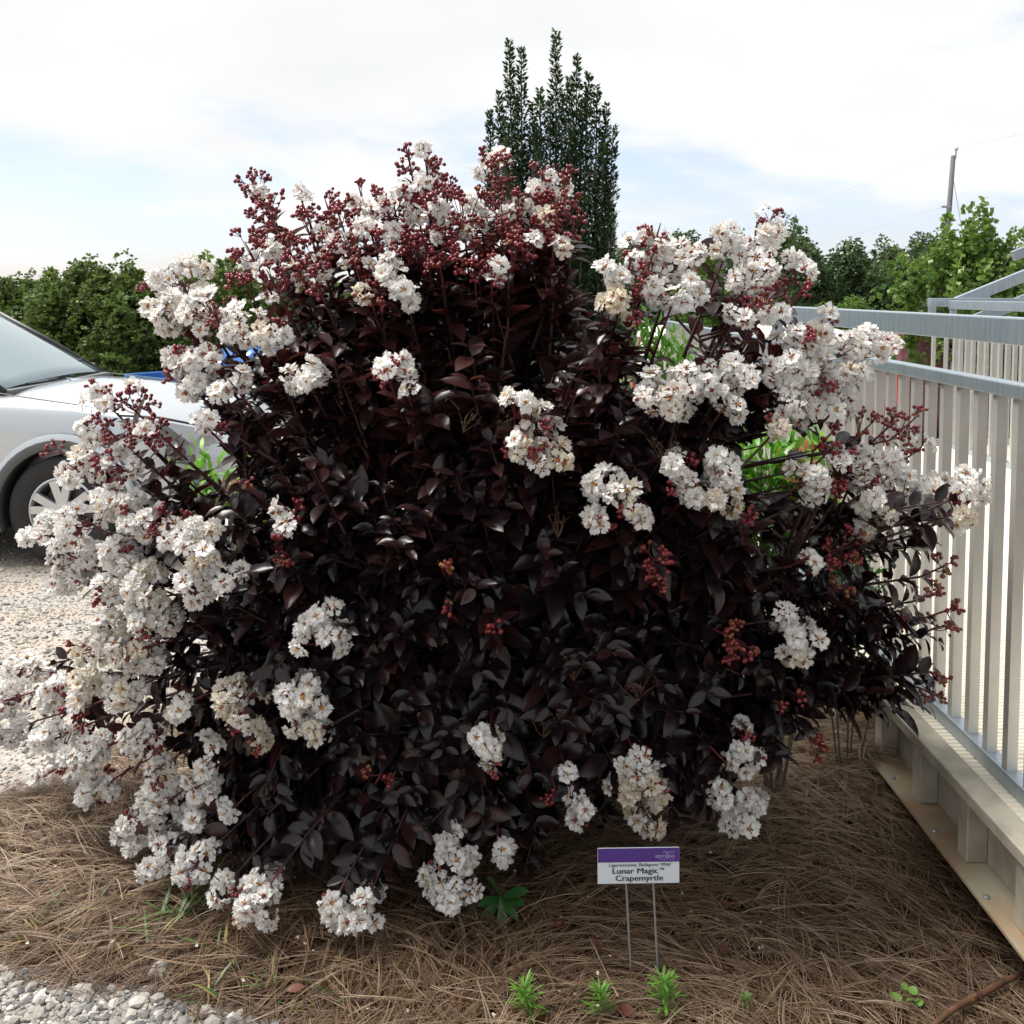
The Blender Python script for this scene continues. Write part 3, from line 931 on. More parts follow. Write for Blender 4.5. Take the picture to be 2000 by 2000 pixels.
BUD = bud_asset()
FL_MATS = [M['petal'], M['stamen'], M['calyx'], M['petal_cream']]
cam_pos = np.array([0, 0, EYE])
clusters = []
for (px, py, w, h, white, cream) in CL:
    if py < 640 and 440 < px < 1160 and white < 0.8:
        white *= 0.62
    dep = surf_depth(px, py, py + h)
    c = P(px, py, dep)
    k = dep / F
    W, H = w * k, h * k
    D = 0.85 * min(W, H) + 0.01
    out = norm(c - (BASE + np.array([0, 0, 0.75])))
    axis = norm(out + np.array([0, 0, 0.55 if py < 1250 else -0.05]))
    nl = max(1, int(round(W * H / (0.0245 ** 2) * (1.55 if white > 0.88 else (1.4 if white > 0.5 else 1.3)))))
    lobes = []
    tries = 0
    while len(lobes) < nl and tries < 400:
        tries += 1
        q = RNG.uniform(-1, 1, 3)
        if q @ q > 1:
            continue
        s = 0.81
        p = c + np.array([q[0] * W * s, q[1] * D, q[2] * H * s])
        if any(np.linalg.norm(p - o[0]) < (0.0185 if white > 0.88 else 0.021) for o in lobes):
            continue
        lobes.append((p, RNG.random() < white))
    fl, bd = [], []
    stalk = MB()
    foot = c - axis * (max(W, H) * 0.9 + 0.02)
    top = c + axis * H * 0.5
    stalk.tube([foot, c, top], [0.0032, 0.0024, 0.0012], n=5, caps=False)
    for p, iswhite in lobes:
        out_l = norm((p - c) + 0.25 * axis * H + np.array([0, -0.012, 0.006]))
        if np.linalg.norm(p - c) > 0.012:
            s0 = foot + (c - foot) * RNG.uniform(0.5, 1.0)
            stalk.tube([s0, (s0 + p) / 2 + np.array([0, 0, -0.004]), p], [0.0018, 0.0014, 0.001], n=4, caps=False)
        if iswhite:
            for i in range(RNG.integers(3, 6)):
                d = norm(out_l * 0.75 + RNG.normal(0, 0.75, 3) + norm(cam_pos - p) * 0.3)
                pos = p + d * RNG.uniform(0.010, 0.020)
                t = norm(RNG.normal(0, 1, 3))
                R = RNG.uniform(0.0185, 0.0255)
                Mx = np.empty((3, 4))
                y = norm(np.cross(d, t)); x = np.cross(y, d)
                Mx[:, 0], Mx[:, 1], Mx[:, 2], Mx[:, 3] = x * R, y * R, d * R, pos
                fl.append((Mx, RNG.integers(10), RNG.random() < cream, float(d @ norm(cam_pos - pos)), pos))
            nb = RNG.integers(0, 3) if white < 0.9 else RNG.integers(0, 2)
            spread = 0.026
        else:
            nb = RNG.integers(7, 12)
            spread = 0.023
        olive = (py > 1040 and white < 0.05 and RNG.random() < 0.45)
        for i in range(nb):
            d = norm(out_l + RNG.normal(0, 0.85, 3))
            pos = p + d * RNG.uniform(0.4, 1.0) * spread
            bd.append((frame(norm(RNG.normal(0, 1, 3)), d, pos, RNG.uniform(0.0042, 0.0064)), np.clip(RNG.beta(1.6, 2.6) + (0.35 if olive else 0), 0, 1)))
            stalk.tube([p - out_l * 0.008, pos], [0.0011, 0.0008], n=3, caps=False)
    clusters.append(dict(c=c, W=W, H=H, axis=axis, foot=foot, fl=fl, bd=bd, stalk=stalk, px=px, py=py, white=white, dep=dep))
    # the shoot that carries the cluster
    sag = 0.0 if py < 1250 else -0.15
    ln = RNG.uniform(0.20, 0.34)
    if px > 1500 and 980 < py < 1400:
        ln = 0.22
    back = norm(axis * 0.8 + out * 0.4 + np.array([0, 0.0, 0.25 + sag]))
    if px > 1500:
        back = norm(np.array([0.85, -0.35, 0.25]))
    clusters[-1]['back'] = back; clusters[-1]['ln'] = ln
    if white < 0.95 or RNG.random() < 0.8:
        leafy_shoot(foot, back, ln, red=float(np.interp(py, [560, 900, 1150], [0.42, 0.2, 0.03])))

# 300 flowers that show largest become objects of their own
cand = []
for ci, cl in enumerate(clusters):
    order = sorted(range(len(cl['fl'])), key=lambda i: cl['fl'][i][4][1] - 0.04 * cl['fl'][i][3])
    for rank, i in enumerate(order):
        cand.append((rank * 0.12 + cl['fl'][i][4][1] - 0.3 * cl['fl'][i][3], ci, i))
cand.sort()
single = {}
for s, ci, i in cand[:300]:
    single.setdefault(ci, set()).add(i)
fl_mesh = {}
for k, a in enumerate(FLOWERS):
    for cr_ in (0, 1):
        Mi = a.m.copy()
        if cr_:
            Mi[Mi == 0] = 3
        fl_mesh[(k, cr_)] = mesh_np('flower', a.v, a.f, Mi, FL_MATS, np.full(len(a.v), 0.3 + 0.05 * k))
for ci, cl in enumerate(clusters):
    o = cl['stalk'].build('flower_cluster', M['twig'], myrtle, smooth=True)
    o.data.transform(Matrix.Translation(Vector(-cl['c'])))
    o.location = Vector(cl['c'] - BASE)
    rest, wh, ti, crm = [], [], [], []
    for i, (Mx, k, cr_, face, pos) in enumerate(cl['fl']):
        if i in single.get(ci, ()):
            fo = link_mesh('flower', fl_mesh[(int(k), int(cr_))], o)
            M4 = Mx.copy(); M4[:, 3] -= cl['c']
            fo.matrix_local = to4(M4)
        else:
            M4 = Mx.copy(); M4[:, 3] -= cl['c']
            rest.append(M4); wh.append(k); ti.append(RNG.random()); crm.append(cr_)
    if rest:
        crm = np.array(crm)

        def ov(Mm, idx, crm=crm):
            Mm = Mm.copy()
            sel = crm[idx]
            Mm[sel] = np.where(Mm[sel] == 0, 3, Mm[sel])
            return Mm
        me = scatter_mesh('blossom', FLOWERS, wh, rest, FL_MATS, ti, True, ov)
        link_mesh('blossom', me, o, 'stuff')
    if cl['bd']:
        bm_ = [b_[0].copy() for b_ in cl['bd']]
        for q in bm_:
            q[:, 3] -= cl['c']
        me = scatter_mesh('bud', [BUD], [0] * len(bm_), bm_, [M['bud']], [b_[1] for b_ in cl['bd']], True)
        link_mesh('bud', me, o, 'stuff')

# dark foliage: shoots spread over the outline the photograph shows
POLY = [(440, 720), (480, 620), (560, 575), (640, 535), (720, 520), (800, 480), (900, 440), (1000, 450), (1090, 430), (1130, 490), (1135, 570),
        (1185, 650), (1250, 690), (1310, 660), (1360, 640), (1420, 620), (1480, 640), (1520, 690), (1530, 760), (1480, 800), (1420, 850), (1415, 900), (1440, 980), (1500, 1020),
        (1600, 1030), (1700, 1030), (1730, 1060), (1690, 1130), (1770, 1190), (1770, 1250), (1690, 1280), (1760, 1350), (1770, 1390), (1680, 1390), (1600, 1400),
        (1540, 1480), (1500, 1560), (1390, 1590), (1300, 1620), (1190, 1600), (1130, 1620), (1080, 1700), (1020, 1720), (960, 1650), (830, 1630),
        (700, 1700), (560, 1690), (450, 1690), (420, 1630), (400, 1540), (350, 1490), (340, 1400), (350, 1280), (390, 1180), (450, 1130), (440, 1050), (420, 985),
        (340, 940), (260, 910), (310, 870), (390, 875), (455, 830), (480, 790)]
POLY = np.array(POLY, float)


def inside(x, y, poly=POLY):
    c = False
    j = len(poly) - 1
    for i in range(len(poly)):
        xi, yi = poly[i]; xj, yj = poly[j]
        if (yi > y) != (yj > y) and x < (xj - xi) * (y - yi) / (yj - yi) + xi:
            c = not c
        j = i
    return c


def shoot_at(px, py, dep, ln, size=0.078, red=0.0):
    c = P(px, py, dep)
    if c[2] < 0.05:
        return
    out = norm(c - (BASE + np.array([0, 0, 0.7])))
    up = np.interp(py, [400, 900, 1300, 1700], [1.3, 0.7, 0.1, -0.25])
    ax = norm(out + np.array([0, 0, up]) + RNG.normal(0, 0.28, 3))
    leafy_shoot(c, ax, ln, red=red, size=size)


cnt = 0
while cnt < 560:
    px, py = RNG.uniform(250, 1780), RNG.uniform(430, 1730)
    if not inside(px, py):
        continue
    lo = py
    d = surf_depth(px, py) + abs(RNG.normal(0.05, 0.12))
    # thin spots where the ramp and the field show through
    if 1235 < px < 1420 and 600 < py < 700 and RNG.random() < 0.93:
        continue
    if 470 < px < 640 and 560 < py < 690 and RNG.random() < 0.4:
        continue
    if px < 500 and 830 < py < 960 and RNG.random() < 0.5:
        continue
    shoot_at(px, py, d, RNG.uniform(0.12, 0.26), red=float(np.interp(py, [560, 900, 1150], [0.42, 0.2, 0.0])))
    cnt += 1
cnt = 0
while cnt < 420:
    px, py = RNG.uniform(420, 1560), RNG.uniform(560, 1660)
    if not inside(px, py) or (px - 950) ** 2 / 520 ** 2 + (py - 1150) ** 2 / 520 ** 2 > 1:
        continue
    if 1235 < px < 1420 and 600 < py < 700:
        continue
    d = surf_depth(px, py) + RNG.uniform(0.2, 0.75)
    shoot_at(px, py, d, RNG.uniform(0.14, 0.26))
    cnt += 1
# far side of the shrub
cnt = 0
while cnt < 190:
    th, ph = RNG.uniform(0.05 * PI, 0.95 * PI), RNG.uniform(-0.5, 1.15)
    c = BASE + np.array([0.95 * math.cos(th) * math.cos(ph), 0.75 * math.sin(th) * math.cos(ph), 0.85 + 0.8 * math.sin(ph)])
    if c[0] > 1.0 or c[2] < 0.25:
        continue
    qx, qy = project(c)
    if not inside(qx, qy) or (1235 < qx < 1420 and 560 < qy < 720):
        continue
    leafy_shoot(c, norm(c - BASE - np.array([0, 0, 0.6]) + RNG.normal(0, 0.2, 3)), 0.2)
    cnt += 1

# stems from the crown of the root up to the clusters
stem_tips = []
for k in range(13):
    a = 2 * PI * k / 13 + RNG.normal(0, 0.1)
    r = RNG.uniform(0.35, 0.7)
    tipz = RNG.uniform(0.95, 1.45)
    b0 = np.array([0.10 * math.cos(a), 0.10 * math.sin(a), -0.03])
    t0 = np.array([r * math.cos(a), r * 0.75 * math.sin(a), tipz])
    mid = b0 * 0.5 + t0 * 0.5 + np.array([-0.25 * t0[0], -0.25 * t0[1], 0.05])
    pts = [b0 * (1 - s) ** 2 + 2 * mid * s * (1 - s) + t0 * s * s for s in np.linspace(0, 1, 8)]
    s_ = MB().tube(pts, list(np.linspace(0.017, 0.006, 8)), n=7)
    s_.build('stem', M['bark'], myrtle, smooth=True)
    stem_tips += [p + BASE for p in pts[2:]]
stem_tips = np.array(stem_tips)
low_feet = np.array([q['foot'] for q in clusters if q['py'] > 1060 and q['px'] > 1250])
for cl in clusters:
    e = cl['foot'] - cl['back'] * cl['ln']
    dists = np.linalg.norm(stem_tips - e, axis=1) + 0.6 * np.maximum(0, stem_tips[:, 2] - e[2])
    s0 = stem_tips[np.argmin(dists)]
    if cl['px'] > 1480 and 830 < cl['py'] < 1060:
        s0 = low_feet[np.argmin(np.linalg.norm(low_feet - e, axis=1))]
        e = (s0 + cl['foot']) / 2
    midp = (s0 + e) / 2 + np.array([0, 0.12, -0.05])
    pts = [s0 * (1 - s) ** 2 + 2 * midp * s * (1 - s) + e * s * s for s in np.linspace(0, 1, 5)] + [cl['foot']]
    twigs.tube(pts, [0.005, 0.0045, 0.004, 0.0036, 0.0034, 0.003], n=5, caps=False)
to = twigs.build('twig', M['twig_old'], myrtle, smooth=True)
to.data.transform(Matrix.Translation(Vector(-BASE)))
to['kind'] = 'stuff'

# extra leafy branches that reach out in front of the ramp
for (px, py) in [(1690, 1160), (1745, 1195), (1785, 1240), (1725, 1255), (1680, 1235), (1735, 1355), (1790, 1375), (1695, 1365), (1650, 1350), (1755, 1140), (1700, 1090), (1640, 1180),
                 (1800, 1300), (1620, 1270), (1660, 1300), (1770, 1300), (1715, 1200), (1600, 1340), (1720, 1390), (1810, 1250), (1760, 1050), (1800, 1060), (1740, 1015), (1560, 1400), (1630, 1230), (1700, 1300)]:
    d_ = min(surf_depth(px, py), 1.05 * F / (px - 1000)) - 0.02
    leafy_shoot(P(px + 20, py, d_), norm(np.array([0.9, -0.25, RNG.uniform(-0.2, 0.25)])), 0.16, size=0.075, flat=0.8)
leaf_M = np.array(leaf_M); leaf_w = np.array(leaf_w); leaf_t = np.array(leaf_t)
keep = leaf_M[:, 2, 3] > 0.02
wx_, wy_ = project(leaf_M[:, :, 3] + leaf_M[:, :, 0] * 0.5)
for (cx_, cy_, rx_, ry_, pr_) in [(1525, 905, 100, 70, .95), (1325, 645, 85, 48, .7), (530, 610, 70, 40, .45), (430, 905, 60, 40, .6), (1180, 640, 40, 40, .4)]:
    keep &= ~((((wx_ - cx_) / rx_) ** 2 + ((wy_ - cy_) / ry_) ** 2 < 1) & (RNG.random(len(keep)) < pr_))
leaf_M, leaf_w, leaf_t = leaf_M[keep], leaf_w[keep], leaf_t[keep]
leaf_M[:, :, 3] -= BASE[None]
# the 300 leaves that show largest: nearest to the viewer, in clear view
lx, ly = project(leaf_M[:, :, 3] + BASE[None])
gx, gy = (lx // 26).astype(int), (ly // 26).astype(int)
dist = leaf_M[:, 1, 3]
best = {}
for i in np.argsort(dist):
    if 0 < lx[i] < 2000 and 0 < ly[i] < 2000:
        best.setdefault((gx[i], gy[i]), i)
cands = sorted(best.values(), key=lambda i: dist[i] - 3.0 * np.linalg.norm(leaf_M[i, :, 0]))[:300]
sel = np.zeros(len(leaf_M), bool); sel[cands] = True
leaf_meshes = [[mesh_np('leaf', a.v, a.f, None, [M['leaf']], np.full(len(a.v), t)) for t in (0.2, 0.5, 0.8)] for a in LEAVES]
for i in cands:
    o = link_mesh('leaf', leaf_meshes[leaf_w[i]][int(np.clip(leaf_t[i] * 3, 0, 2))], myrtle)
    o.matrix_local = to4(leaf_M[i])
me = scatter_mesh('foliage', LEAVES, leaf_w[~sel], leaf_M[~sel], [M['leaf']], leaf_t[~sel])
link_mesh('foliage', me, myrtle, 'stuff')

# last year's dry seed stalks inside the shrub
dry = MB()
for (px, py) in [(1062, 1440), (985, 860), (905, 845), (1300, 900), (1090, 1050), (1245, 1370), (1120, 1330)]:
    c = P(px, py, surf_depth(px, py) + 0.03)
    for j in range(7):
        d = norm(np.array([RNG.normal(0, 0.6), RNG.normal(-0.2, 0.3), 0.6 + RNG.random()]))
        L = RNG.uniform(0.03, 0.07)
        e = c + d * L - BASE
        dry.tube([c - BASE, c - BASE + d * L * 0.5 + RNG.normal(0, 0.004, 3), e], [0.0011, 0.0009, 0.0006], n=3, caps=False)
        for q in range(3):
            dry.tube([e, e + RNG.normal(0, 0.009, 3)], [0.0007, 0.0005], n=3, caps=False)
o = dry.build('seed_stalk', M['dry'], myrtle)
o['kind'] = 'stuff'

# ------------------------------------------------------------------ aluminium ramp beside the shrub
DZ = 0.345                      # deck height
ramp = empty('access_ramp', (1.2, 4.2, 0))
tag(ramp, 'aluminium access ramp with pale ribbed deck and picket railings beside the shrub', 'ramp')
R0 = np.array([1.2, 4.2, 0])


def rb(lo, hi, name, mat, bevel=0.0):
    a, b_ = np.array(lo, float) - R0, np.array(hi, float) - R0
    c = (a + b_) / 2
    o = MB().box(a - c, b_ - c).build(name, mat, ramp, bevel=bevel)
    o.location = c
    return o


Y0, Y1 = 1.25, 7.7
# supporting frame on the shrub side: top chord, web, bottom plate, stub posts
rb((1.09, Y0, 0.325), (1.158, Y1, 0.357), 'top_chord', M['alu_old'], 0.004)
rb((1.157, Y0, 0.166), (1.163, Y1, 0.3245), 'web_plate', M['alu_old'])
rb((1.068, Y0, 0.158), (1.17, Y1, 0.165), 'base_plate', M['stained'])
y = 1.45
pm = None
for k in range(22):
    yy = 1.46 + 0.275 * k
    if pm is None:
        pm = rb((1.105, yy, 0.1655), (1.1565, yy + 0.05, 0.3245), 'stub_post', M['alu_old'], 0.003)
        bolt = MB(); bolt.lathe([(0.0, 0.006), (0.006, 0.006), (0.008, 0.003), (0.008, 0.0)], 10, axis='z')
        bo = bolt.build('bolt', M['galv'], ramp); bo.location = (1.088 - R0[0], yy + 0.14 - R0[1], 0.1652)
    else:
        c = pm.copy(); COL.objects.link(c); c.location = pm.location + Vector((0, 0.275 * k, 0))
        c = bo.copy(); COL.objects.link(c); c.location = bo.location + Vector((0, 0.275 * k, 0))
for (fx, fy) in [(1.14, 1.5), (1.14, 3.3), (1.14, 5.2), (1.14, 7.5), (3.45, 1.5), (3.45, 3.4), (3.45, 5.4), (3.45, 7.5)]:
    g = float(ground_z(fx, fy))
    rb((fx - 0.02, fy, g - 0.05), (fx + 0.03, fy + 0.06, 0.157), 'foot_post', M['alu_old'])


def deck_plank(x0, x1, dy, name):
    """plank with narrow anti-slip ribs running across the ramp"""
    nrib = int(round(dy / 0.0215))
    prof = []
    for i in range(nrib):
        a = dy * i / nrib
        st = dy / nrib
        prof += [(a + 0.0012, -0.0045), (a + 0.004, 0.0), (a + st * 0.78, 0.0), (a + st * 0.98, -0.0045)]
    v, f = [], []
    for (py, pz) in prof:
        v += [(x0, py, pz), (x1, py, pz)]
    for i in range(len(prof) - 1):
        f.append((2 * i, 2 * i + 1, 2 * i + 3, 2 * i + 2))
    nb = len(v)
    v += [(x0, prof[0][0], -0.03), (x1, prof[0][0], -0.03), (x0, prof[-1][0], -0.03), (x1, prof[-1][0], -0.03)]
    f += [(nb, nb + 1, 1, 0), (nb + 2, 2 * len(prof) - 2, 2 * len(prof) - 1, nb + 3), (nb, nb + 2, nb + 3, nb + 1)]
    f.append(tuple([nb] + [2 * i for i in range(len(prof))] + [nb + 2]))
    f.append(tuple([nb + 3] + [2 * i + 1 for i in range(len(prof) - 1, -1, -1)] + [nb + 1]))
    mb = MB(); mb.add(v, f)
    return mb.build(name, M['deck'], ramp)


p0 = None
PL = 0.172
for k in range(int((Y1 - Y0) / PL)):
    if p0 is None:
        p0 = deck_plank(1.1595 - R0[0], 3.48 - R0[0], PL - 0.003, 'deck_plank')
        p0.location = (0, Y0 - R0[1], DZ)
    else:
        c = p0.copy(); COL.objects.link(c); c.location = p0.location + Vector((0, PL * k, 0))
p0 = None
for k in range(8):
    if p0 is None:
        p0 = deck_plank(3.48 - R0[0] + 0.004, 5.2 - R0[0], PL - 0.003, 'deck_plank')
        p0.location = (0, Y1 - PL * 8 - R0[1], DZ - 0.003)
    else:
        c = p0.copy(); COL.objects.link(c); c.location = p0.location + Vector((0, PL * k, 0))
rb((3.485, Y0, 0.20), (3.52, Y1 - PL * 8 - 0.01, 0.357), 'side_beam', M['alu_old'])

def railing(a, b_, deck=DZ, top=1.491, mid=1.333, posts=1.9, first=0.0, both=True, name=''):
    """guard rail from a to b (x, y): top rail, mid rail, bottom rail, pickets below the mid rail, posts"""
    a, b_ = np.array(a, float), np.array(b_, float)
    L = np.linalg.norm(b_ - a)
    d = (b_ - a) / L
    ang = math.atan2(d[1], d[0])
    def beam(z0, z1, w, nm, bev=0.004):
        o = MB().box((0, -w / 2, z0), (L, w / 2, z1)).build(nm, M['alu'], ramp, bevel=bev)
        o.location = (a[0] - R0[0], a[1] - R0[1], 0)
        o.rotation_euler = (0, 0, ang)
        return o
    beam(top - 0.066, top, 0.05, 'top_rail')
    beam(mid - 0.036, mid, 0.045, 'mid_rail')
    beam(deck + 0.001, deck + 0.040, 0.042, 'bottom_rail')
    pk = None
    n_ = int(L / 0.1)
    for i in range(n_):
        s = first + 0.05 + 0.1 * i
        pos = a + d * s - R0[:2]
        if pk is None:
            pk = MB().box((-0.0125, -0.0130, deck + 0.0395), (0.0125, 0.0130, mid - 0.0355)).build('picket', M['picket'], ramp)
            pk.location = (pos[0], pos[1], 0); pk.rotation_euler = (0, 0, ang)
        else:
            c = pk.copy(); COL.objects.link(c); c.location = (pos[0], pos[1], 0)
    np_ = max(2, int(round(L / posts)) + 1)
    for i in range(np_):
        pos = a + d * (0.03 + (L - 0.06) * i / (np_ - 1)) - R0[:2]
        o = MB().box((-0.024, -0.019, mid - 0.002), (0.024, 0.019, top - 0.0655)).build('post', M['alu'], ramp)
        o.location = (pos[0], pos[1], 0); o.rotation_euler = (0, 0, ang)


railing((1.221, 1.27), (1.221, 7.68), posts=3.1)
railing((3.43, 1.27), (3.43, 7.60), posts=1.55)
railing((3.30, 7.72), (5.15, 7.72), posts=0.9, top=1.508, mid=1.35)
# stair rails climbing to the right beyond the landing
for yy, dz in ((7.78, 0.0), (7.78, -0.20), (8.9, 0.0)):
    a, b_ = np.array([3.55, yy, 1.47 + dz]), np.array([7.6, yy, 3.12 + dz])
    if yy > 8:
        a = a + (b_ - a) * 0.25
    o = MB().bar(a - R0, b_ - R0, 0.05, 0.09).build('stair_rail', M['alu'], ramp, bevel=0.004)
    for i in range(7):
        t = (i + 0.4) / 7
        p = a + (b_ - a) * t - R0
        o = MB().box((p[0] - 0.02, p[1] - 0.02, -0.5), (p[0] + 0.02, p[1] + 0.02, p[2] - 0.04)).build('post', M['alu'], ramp)
for i in range(9):
    z = DZ + 0.165 * i
    x = 5.2 + 0.3 * i
    o = MB().box((x - R0[0], 7.8 - R0[1], z - 0.04), (x + 0.31 - R0[0], 8.85 - R0[1], z)).build('stair_tread', M['deck'], ramp)

# ------------------------------------------------------------------ plant label
sp_l, sp_r = ground_hit(1232, 1932), ground_hit(1284, 1925)
SY = 2.13
c = P(1247, 1690, SY)
k = SY / F
sign = empty('plant_sign', (c[0], SY, 0))
tag(sign, 'small white and purple plant name sign on two thin metal stakes', 'sign')
SW, SH = 166 * k, 71 * k
zc = c[2]
TILT = math.radians(-2)
pan = MB().box((-SW / 2, -0.0012, -SH / 2), (SW / 2, 0.0012, SH / 2)).build('panel', M['sign_white'], sign, bevel=0.0006)
pan.location = (0, 0, zc)
pan.rotation_euler = (math.radians(-6), math.radians(0.3), math.radians(2))
hd = MB().box((-SW / 2 + 0.0006, -0.0019, SH * 0.5 - SH * 0.40), (SW / 2 - 0.0006, -0.00125, SH / 2 - 0.0012)).build('header_band', M['sign_purple'], pan)


def text(body, size, x, z, mat, align='CENTER', bold=0.0, shear=0.0, width=None, space=1.0, heavy=0.0):
    cu = bpy.data.curves.new('lettering', 'FONT')
    cu.body = body; cu.size = size; cu.align_x = align; cu.shear = shear; cu.offset = bold; cu.space_character = space
    cu.resolution_u = 3
    tmp = bpy.data.objects.new('tmp', cu); COL.objects.link(tmp)
    dg = bpy.context.evaluated_depsgraph_get()
    me = bpy.data.meshes.new_from_object(tmp.evaluated_get(dg))
    bpy.data.objects.remove(tmp)
    co = np.empty(len(me.vertices) * 3, np.float32); me.vertices.foreach_get('co', co)
    co = co.reshape(-1, 3)
    if width:
        w0 = co[:, 0].max() - co[:, 0].min()
        co[:, 0] *= width / w0
        if align == 'CENTER':
            co[:, 0] -= (co[:, 0].max() + co[:, 0].min()) / 2
        if align == 'RIGHT':
            co[:, 0] -= co[:, 0].max()
    me.vertices.foreach_set('co', co.ravel()); me.update()
    me.materials.clear(); me.materials.append(mat)
    if heavy > 0:                                # heavier weight: the outline doubled a hair apart
        bm = bmesh.new(); bm.from_mesh(me)
        g_ = bmesh.ops.duplicate(bm, geom=bm.verts[:] + bm.edges[:] + bm.faces[:])
        for q in g_['geom']:
            if isinstance(q, bmesh.types.BMVert):
                q.co.x += heavy; q.co.z += 0.00012
        bm.to_mesh(me); bm.free()
    o = bpy.data.objects.new('lettering', me); COL.objects.link(o)
    o.parent = pan
    o.location = (x, -0.0026, z)
    o.rotation_euler = (PI / 2, 0, 0)
    return o


u = SW / 166.0                                  # one photo pixel on the sign
text('Lunar Magic', 15.5 * u, -7 * u, -15.0 * u, M['ink'], width=92 * u, heavy=0.75 * u)
text('TM', 6 * u, 46.5 * u, -8.6 * u, M['ink'], width=9 * u, bold=0.1 * u)
text('Crapemyrtle', 15.5 * u, 1 * u, -29.3 * u, M['ink'], width=96 * u, heavy=0.75 * u)
text("Lagerstroemia 'Baillagone' PPAF", 8.8 * u, 3 * u, -1.0 * u, M['ink_grey'], width=128 * u, shear=0.25, heavy=0.25 * u)
text('FIRST', 5.5 * u, 73 * u, 24.0 * u, M['ink_lilac'], 'RIGHT', width=22 * u, space=1.2)
text('EDITI', 7.5 * u, 34 * u, 15.5 * u, M['ink_lilac'], 'LEFT', width=21 * u, bold=0.08 * u)
text('NS', 7.5 * u, 73 * u, 15.5 * u, M['ink_lilac'], 'RIGHT', width=11 * u, bold=0.08 * u)
text('SHRUBS & TREES', 2.6 * u, 73 * u, 11.2 * u, M['ink_lilac'], 'RIGHT', width=31 * u)
# the leaf-shaped O of the emblem
lf = MB()
pts = [(0, 6.4), (2.2, 3.6), (3.0, 0.6), (2.0, -2.4), (0, -4.6), (-2.0, -2.4), (-3.0, 0.6), (-2.2, 3.6)]
vo = [(x * u, -0.0026, z * u) for x, z in pts] + [(x * 0.62 * u, -0.0026, (z * 0.66 + 0.2) * u) for x, z in pts]
lf.add(vo, [(i, (i + 1) % 8, 8 + (i + 1) % 8, 8 + i) for i in range(8)])
eo = lf.build('emblem', M['ink_lilac'], pan); eo.location = (58.5 * u, 0, 18 * u)
for (px0, px1, py1) in ((1222, 1232, 1934), (1275, 1284, 1928)):
    t = P(px0, 1700, SY + 0.004); g = ground_hit(px1, py1, 0.0)
    g = np.array([P(px1, py1, SY)[0], SY - 0.02, -0.04])
    a = np.array([t[0] - c[0], 0.004, zc - SH * 0.3]); b_ = np.array([g[0] - c[0], -0.03, -0.05])
    st = MB().tube([a, (a + b_) / 2, b_], 0.0021, n=7)
    nr = 70
    for i in range(nr):                          # ribbed rod
        q = a + (b_ - a) * (i + 0.5) / nr
        dd = norm(b_ - a) * 0.0011
        st.tube([q - dd, q + dd], 0.0027, n=6)
    st.build('stake', M['galv'], sign)
cl_ = MB().box((-0.030, 0.0015, zc - SH / 2 - 0.004), (0.030, 0.006, zc - SH / 2 + 0.002)).build('crossbar', M['galv'], sign)

# ------------------------------------------------------------------ vehicles
def eval_replace(o):
    dg = bpy.context.evaluated_depsgraph_get()
    me = bpy.data.meshes.new_from_object(o.evaluated_get(dg))
    o.modifiers.clear()
    o.data = me


def loft(stations, name, mat, parent, subsurf=2, smooth=True):
    """stations: list of (x, half-section [(y, z), ...] from sill to centre line); mirrored"""
    mb = MB()
    nsec = len(stations[0][1]) * 2 - 1
    v, f = [], []
    for x, sec in stations:
        ring = [(x, -y_, z_) for y_, z_ in sec] + [(x, y_, z_) for y_, z_ in reversed(sec[:-1])]
        v += ring
    for i in range(len(stations) - 1):
        for j in range(nsec - 1):
            f.append((i * nsec + j, i * nsec + j + 1, (i + 1) * nsec + j + 1, (i + 1) * nsec + j))
        f.append((i * nsec + nsec - 1, i * nsec, (i + 1) * nsec, (i + 1) * nsec + nsec - 1))
    f.append(tuple(range(nsec))); f.append(tuple((len(stations) - 1) * nsec + j for j in range(nsec - 1, -1, -1)))
    mb.add(v, f)
    return mb.build(name, mat, parent, smooth=smooth, subsurf=subsurf)


def car_section(w, zb, zt, crown=0.02, sh=0.13):
    return [(w * 0.90, zb), (w * 0.985, zb + 0.05), (w, zb + 0.22), (w, zt - sh - 0.12), (w * 0.985, zt - sh), (w * 0.955, zt - sh * 0.45),
            (w * 0.86, zt - 0.015), (w * 0.5, zt + crown * 0.6), (0, zt + crown)]


def cut_arches(o, axles, r, w):
    bm = bmesh.new(); bm.from_mesh(o.data)
    if bm.calc_volume(signed=True) < 0:
        bmesh.ops.reverse_faces(bm, faces=bm.faces)
    bm.to_mesh(o.data); bm.free()
    for ax in axles:
        for sg in (-1, 1):
            cbm = bmesh.new()
            bmesh.ops.create_cone(cbm, cap_ends=True, segments=48, radius1=r, radius2=r, depth=0.5, matrix=Matrix.Rotation(PI / 2, 4, 'X'))
            bmesh.ops.recalc_face_normals(cbm, faces=cbm.faces)
            if cbm.calc_volume(signed=True) < 0:
                bmesh.ops.reverse_faces(cbm, faces=cbm.faces)
            cme = bpy.data.meshes.new('cutter'); cbm.to_mesh(cme); cbm.free(); cme.materials.append(M['black'])
            co = bpy.data.objects.new('cutter', cme); COL.objects.link(co)
            bpy.context.view_layer.update()
            wm = o.matrix_world.copy()
            co.matrix_world = wm @ Matrix.Translation(Vector((ax, sg * (w + 0.02), r * 0.83)))
            bpy.context.view_layer.update()
            md = o.modifiers.new('b', 'BOOLEAN'); md.operation = 'DIFFERENCE'; md.object = co; md.solver = 'FAST'; md.material_mode = 'TRANSFER'
            eval_replace(o)
            bpy.data.objects.remove(co)


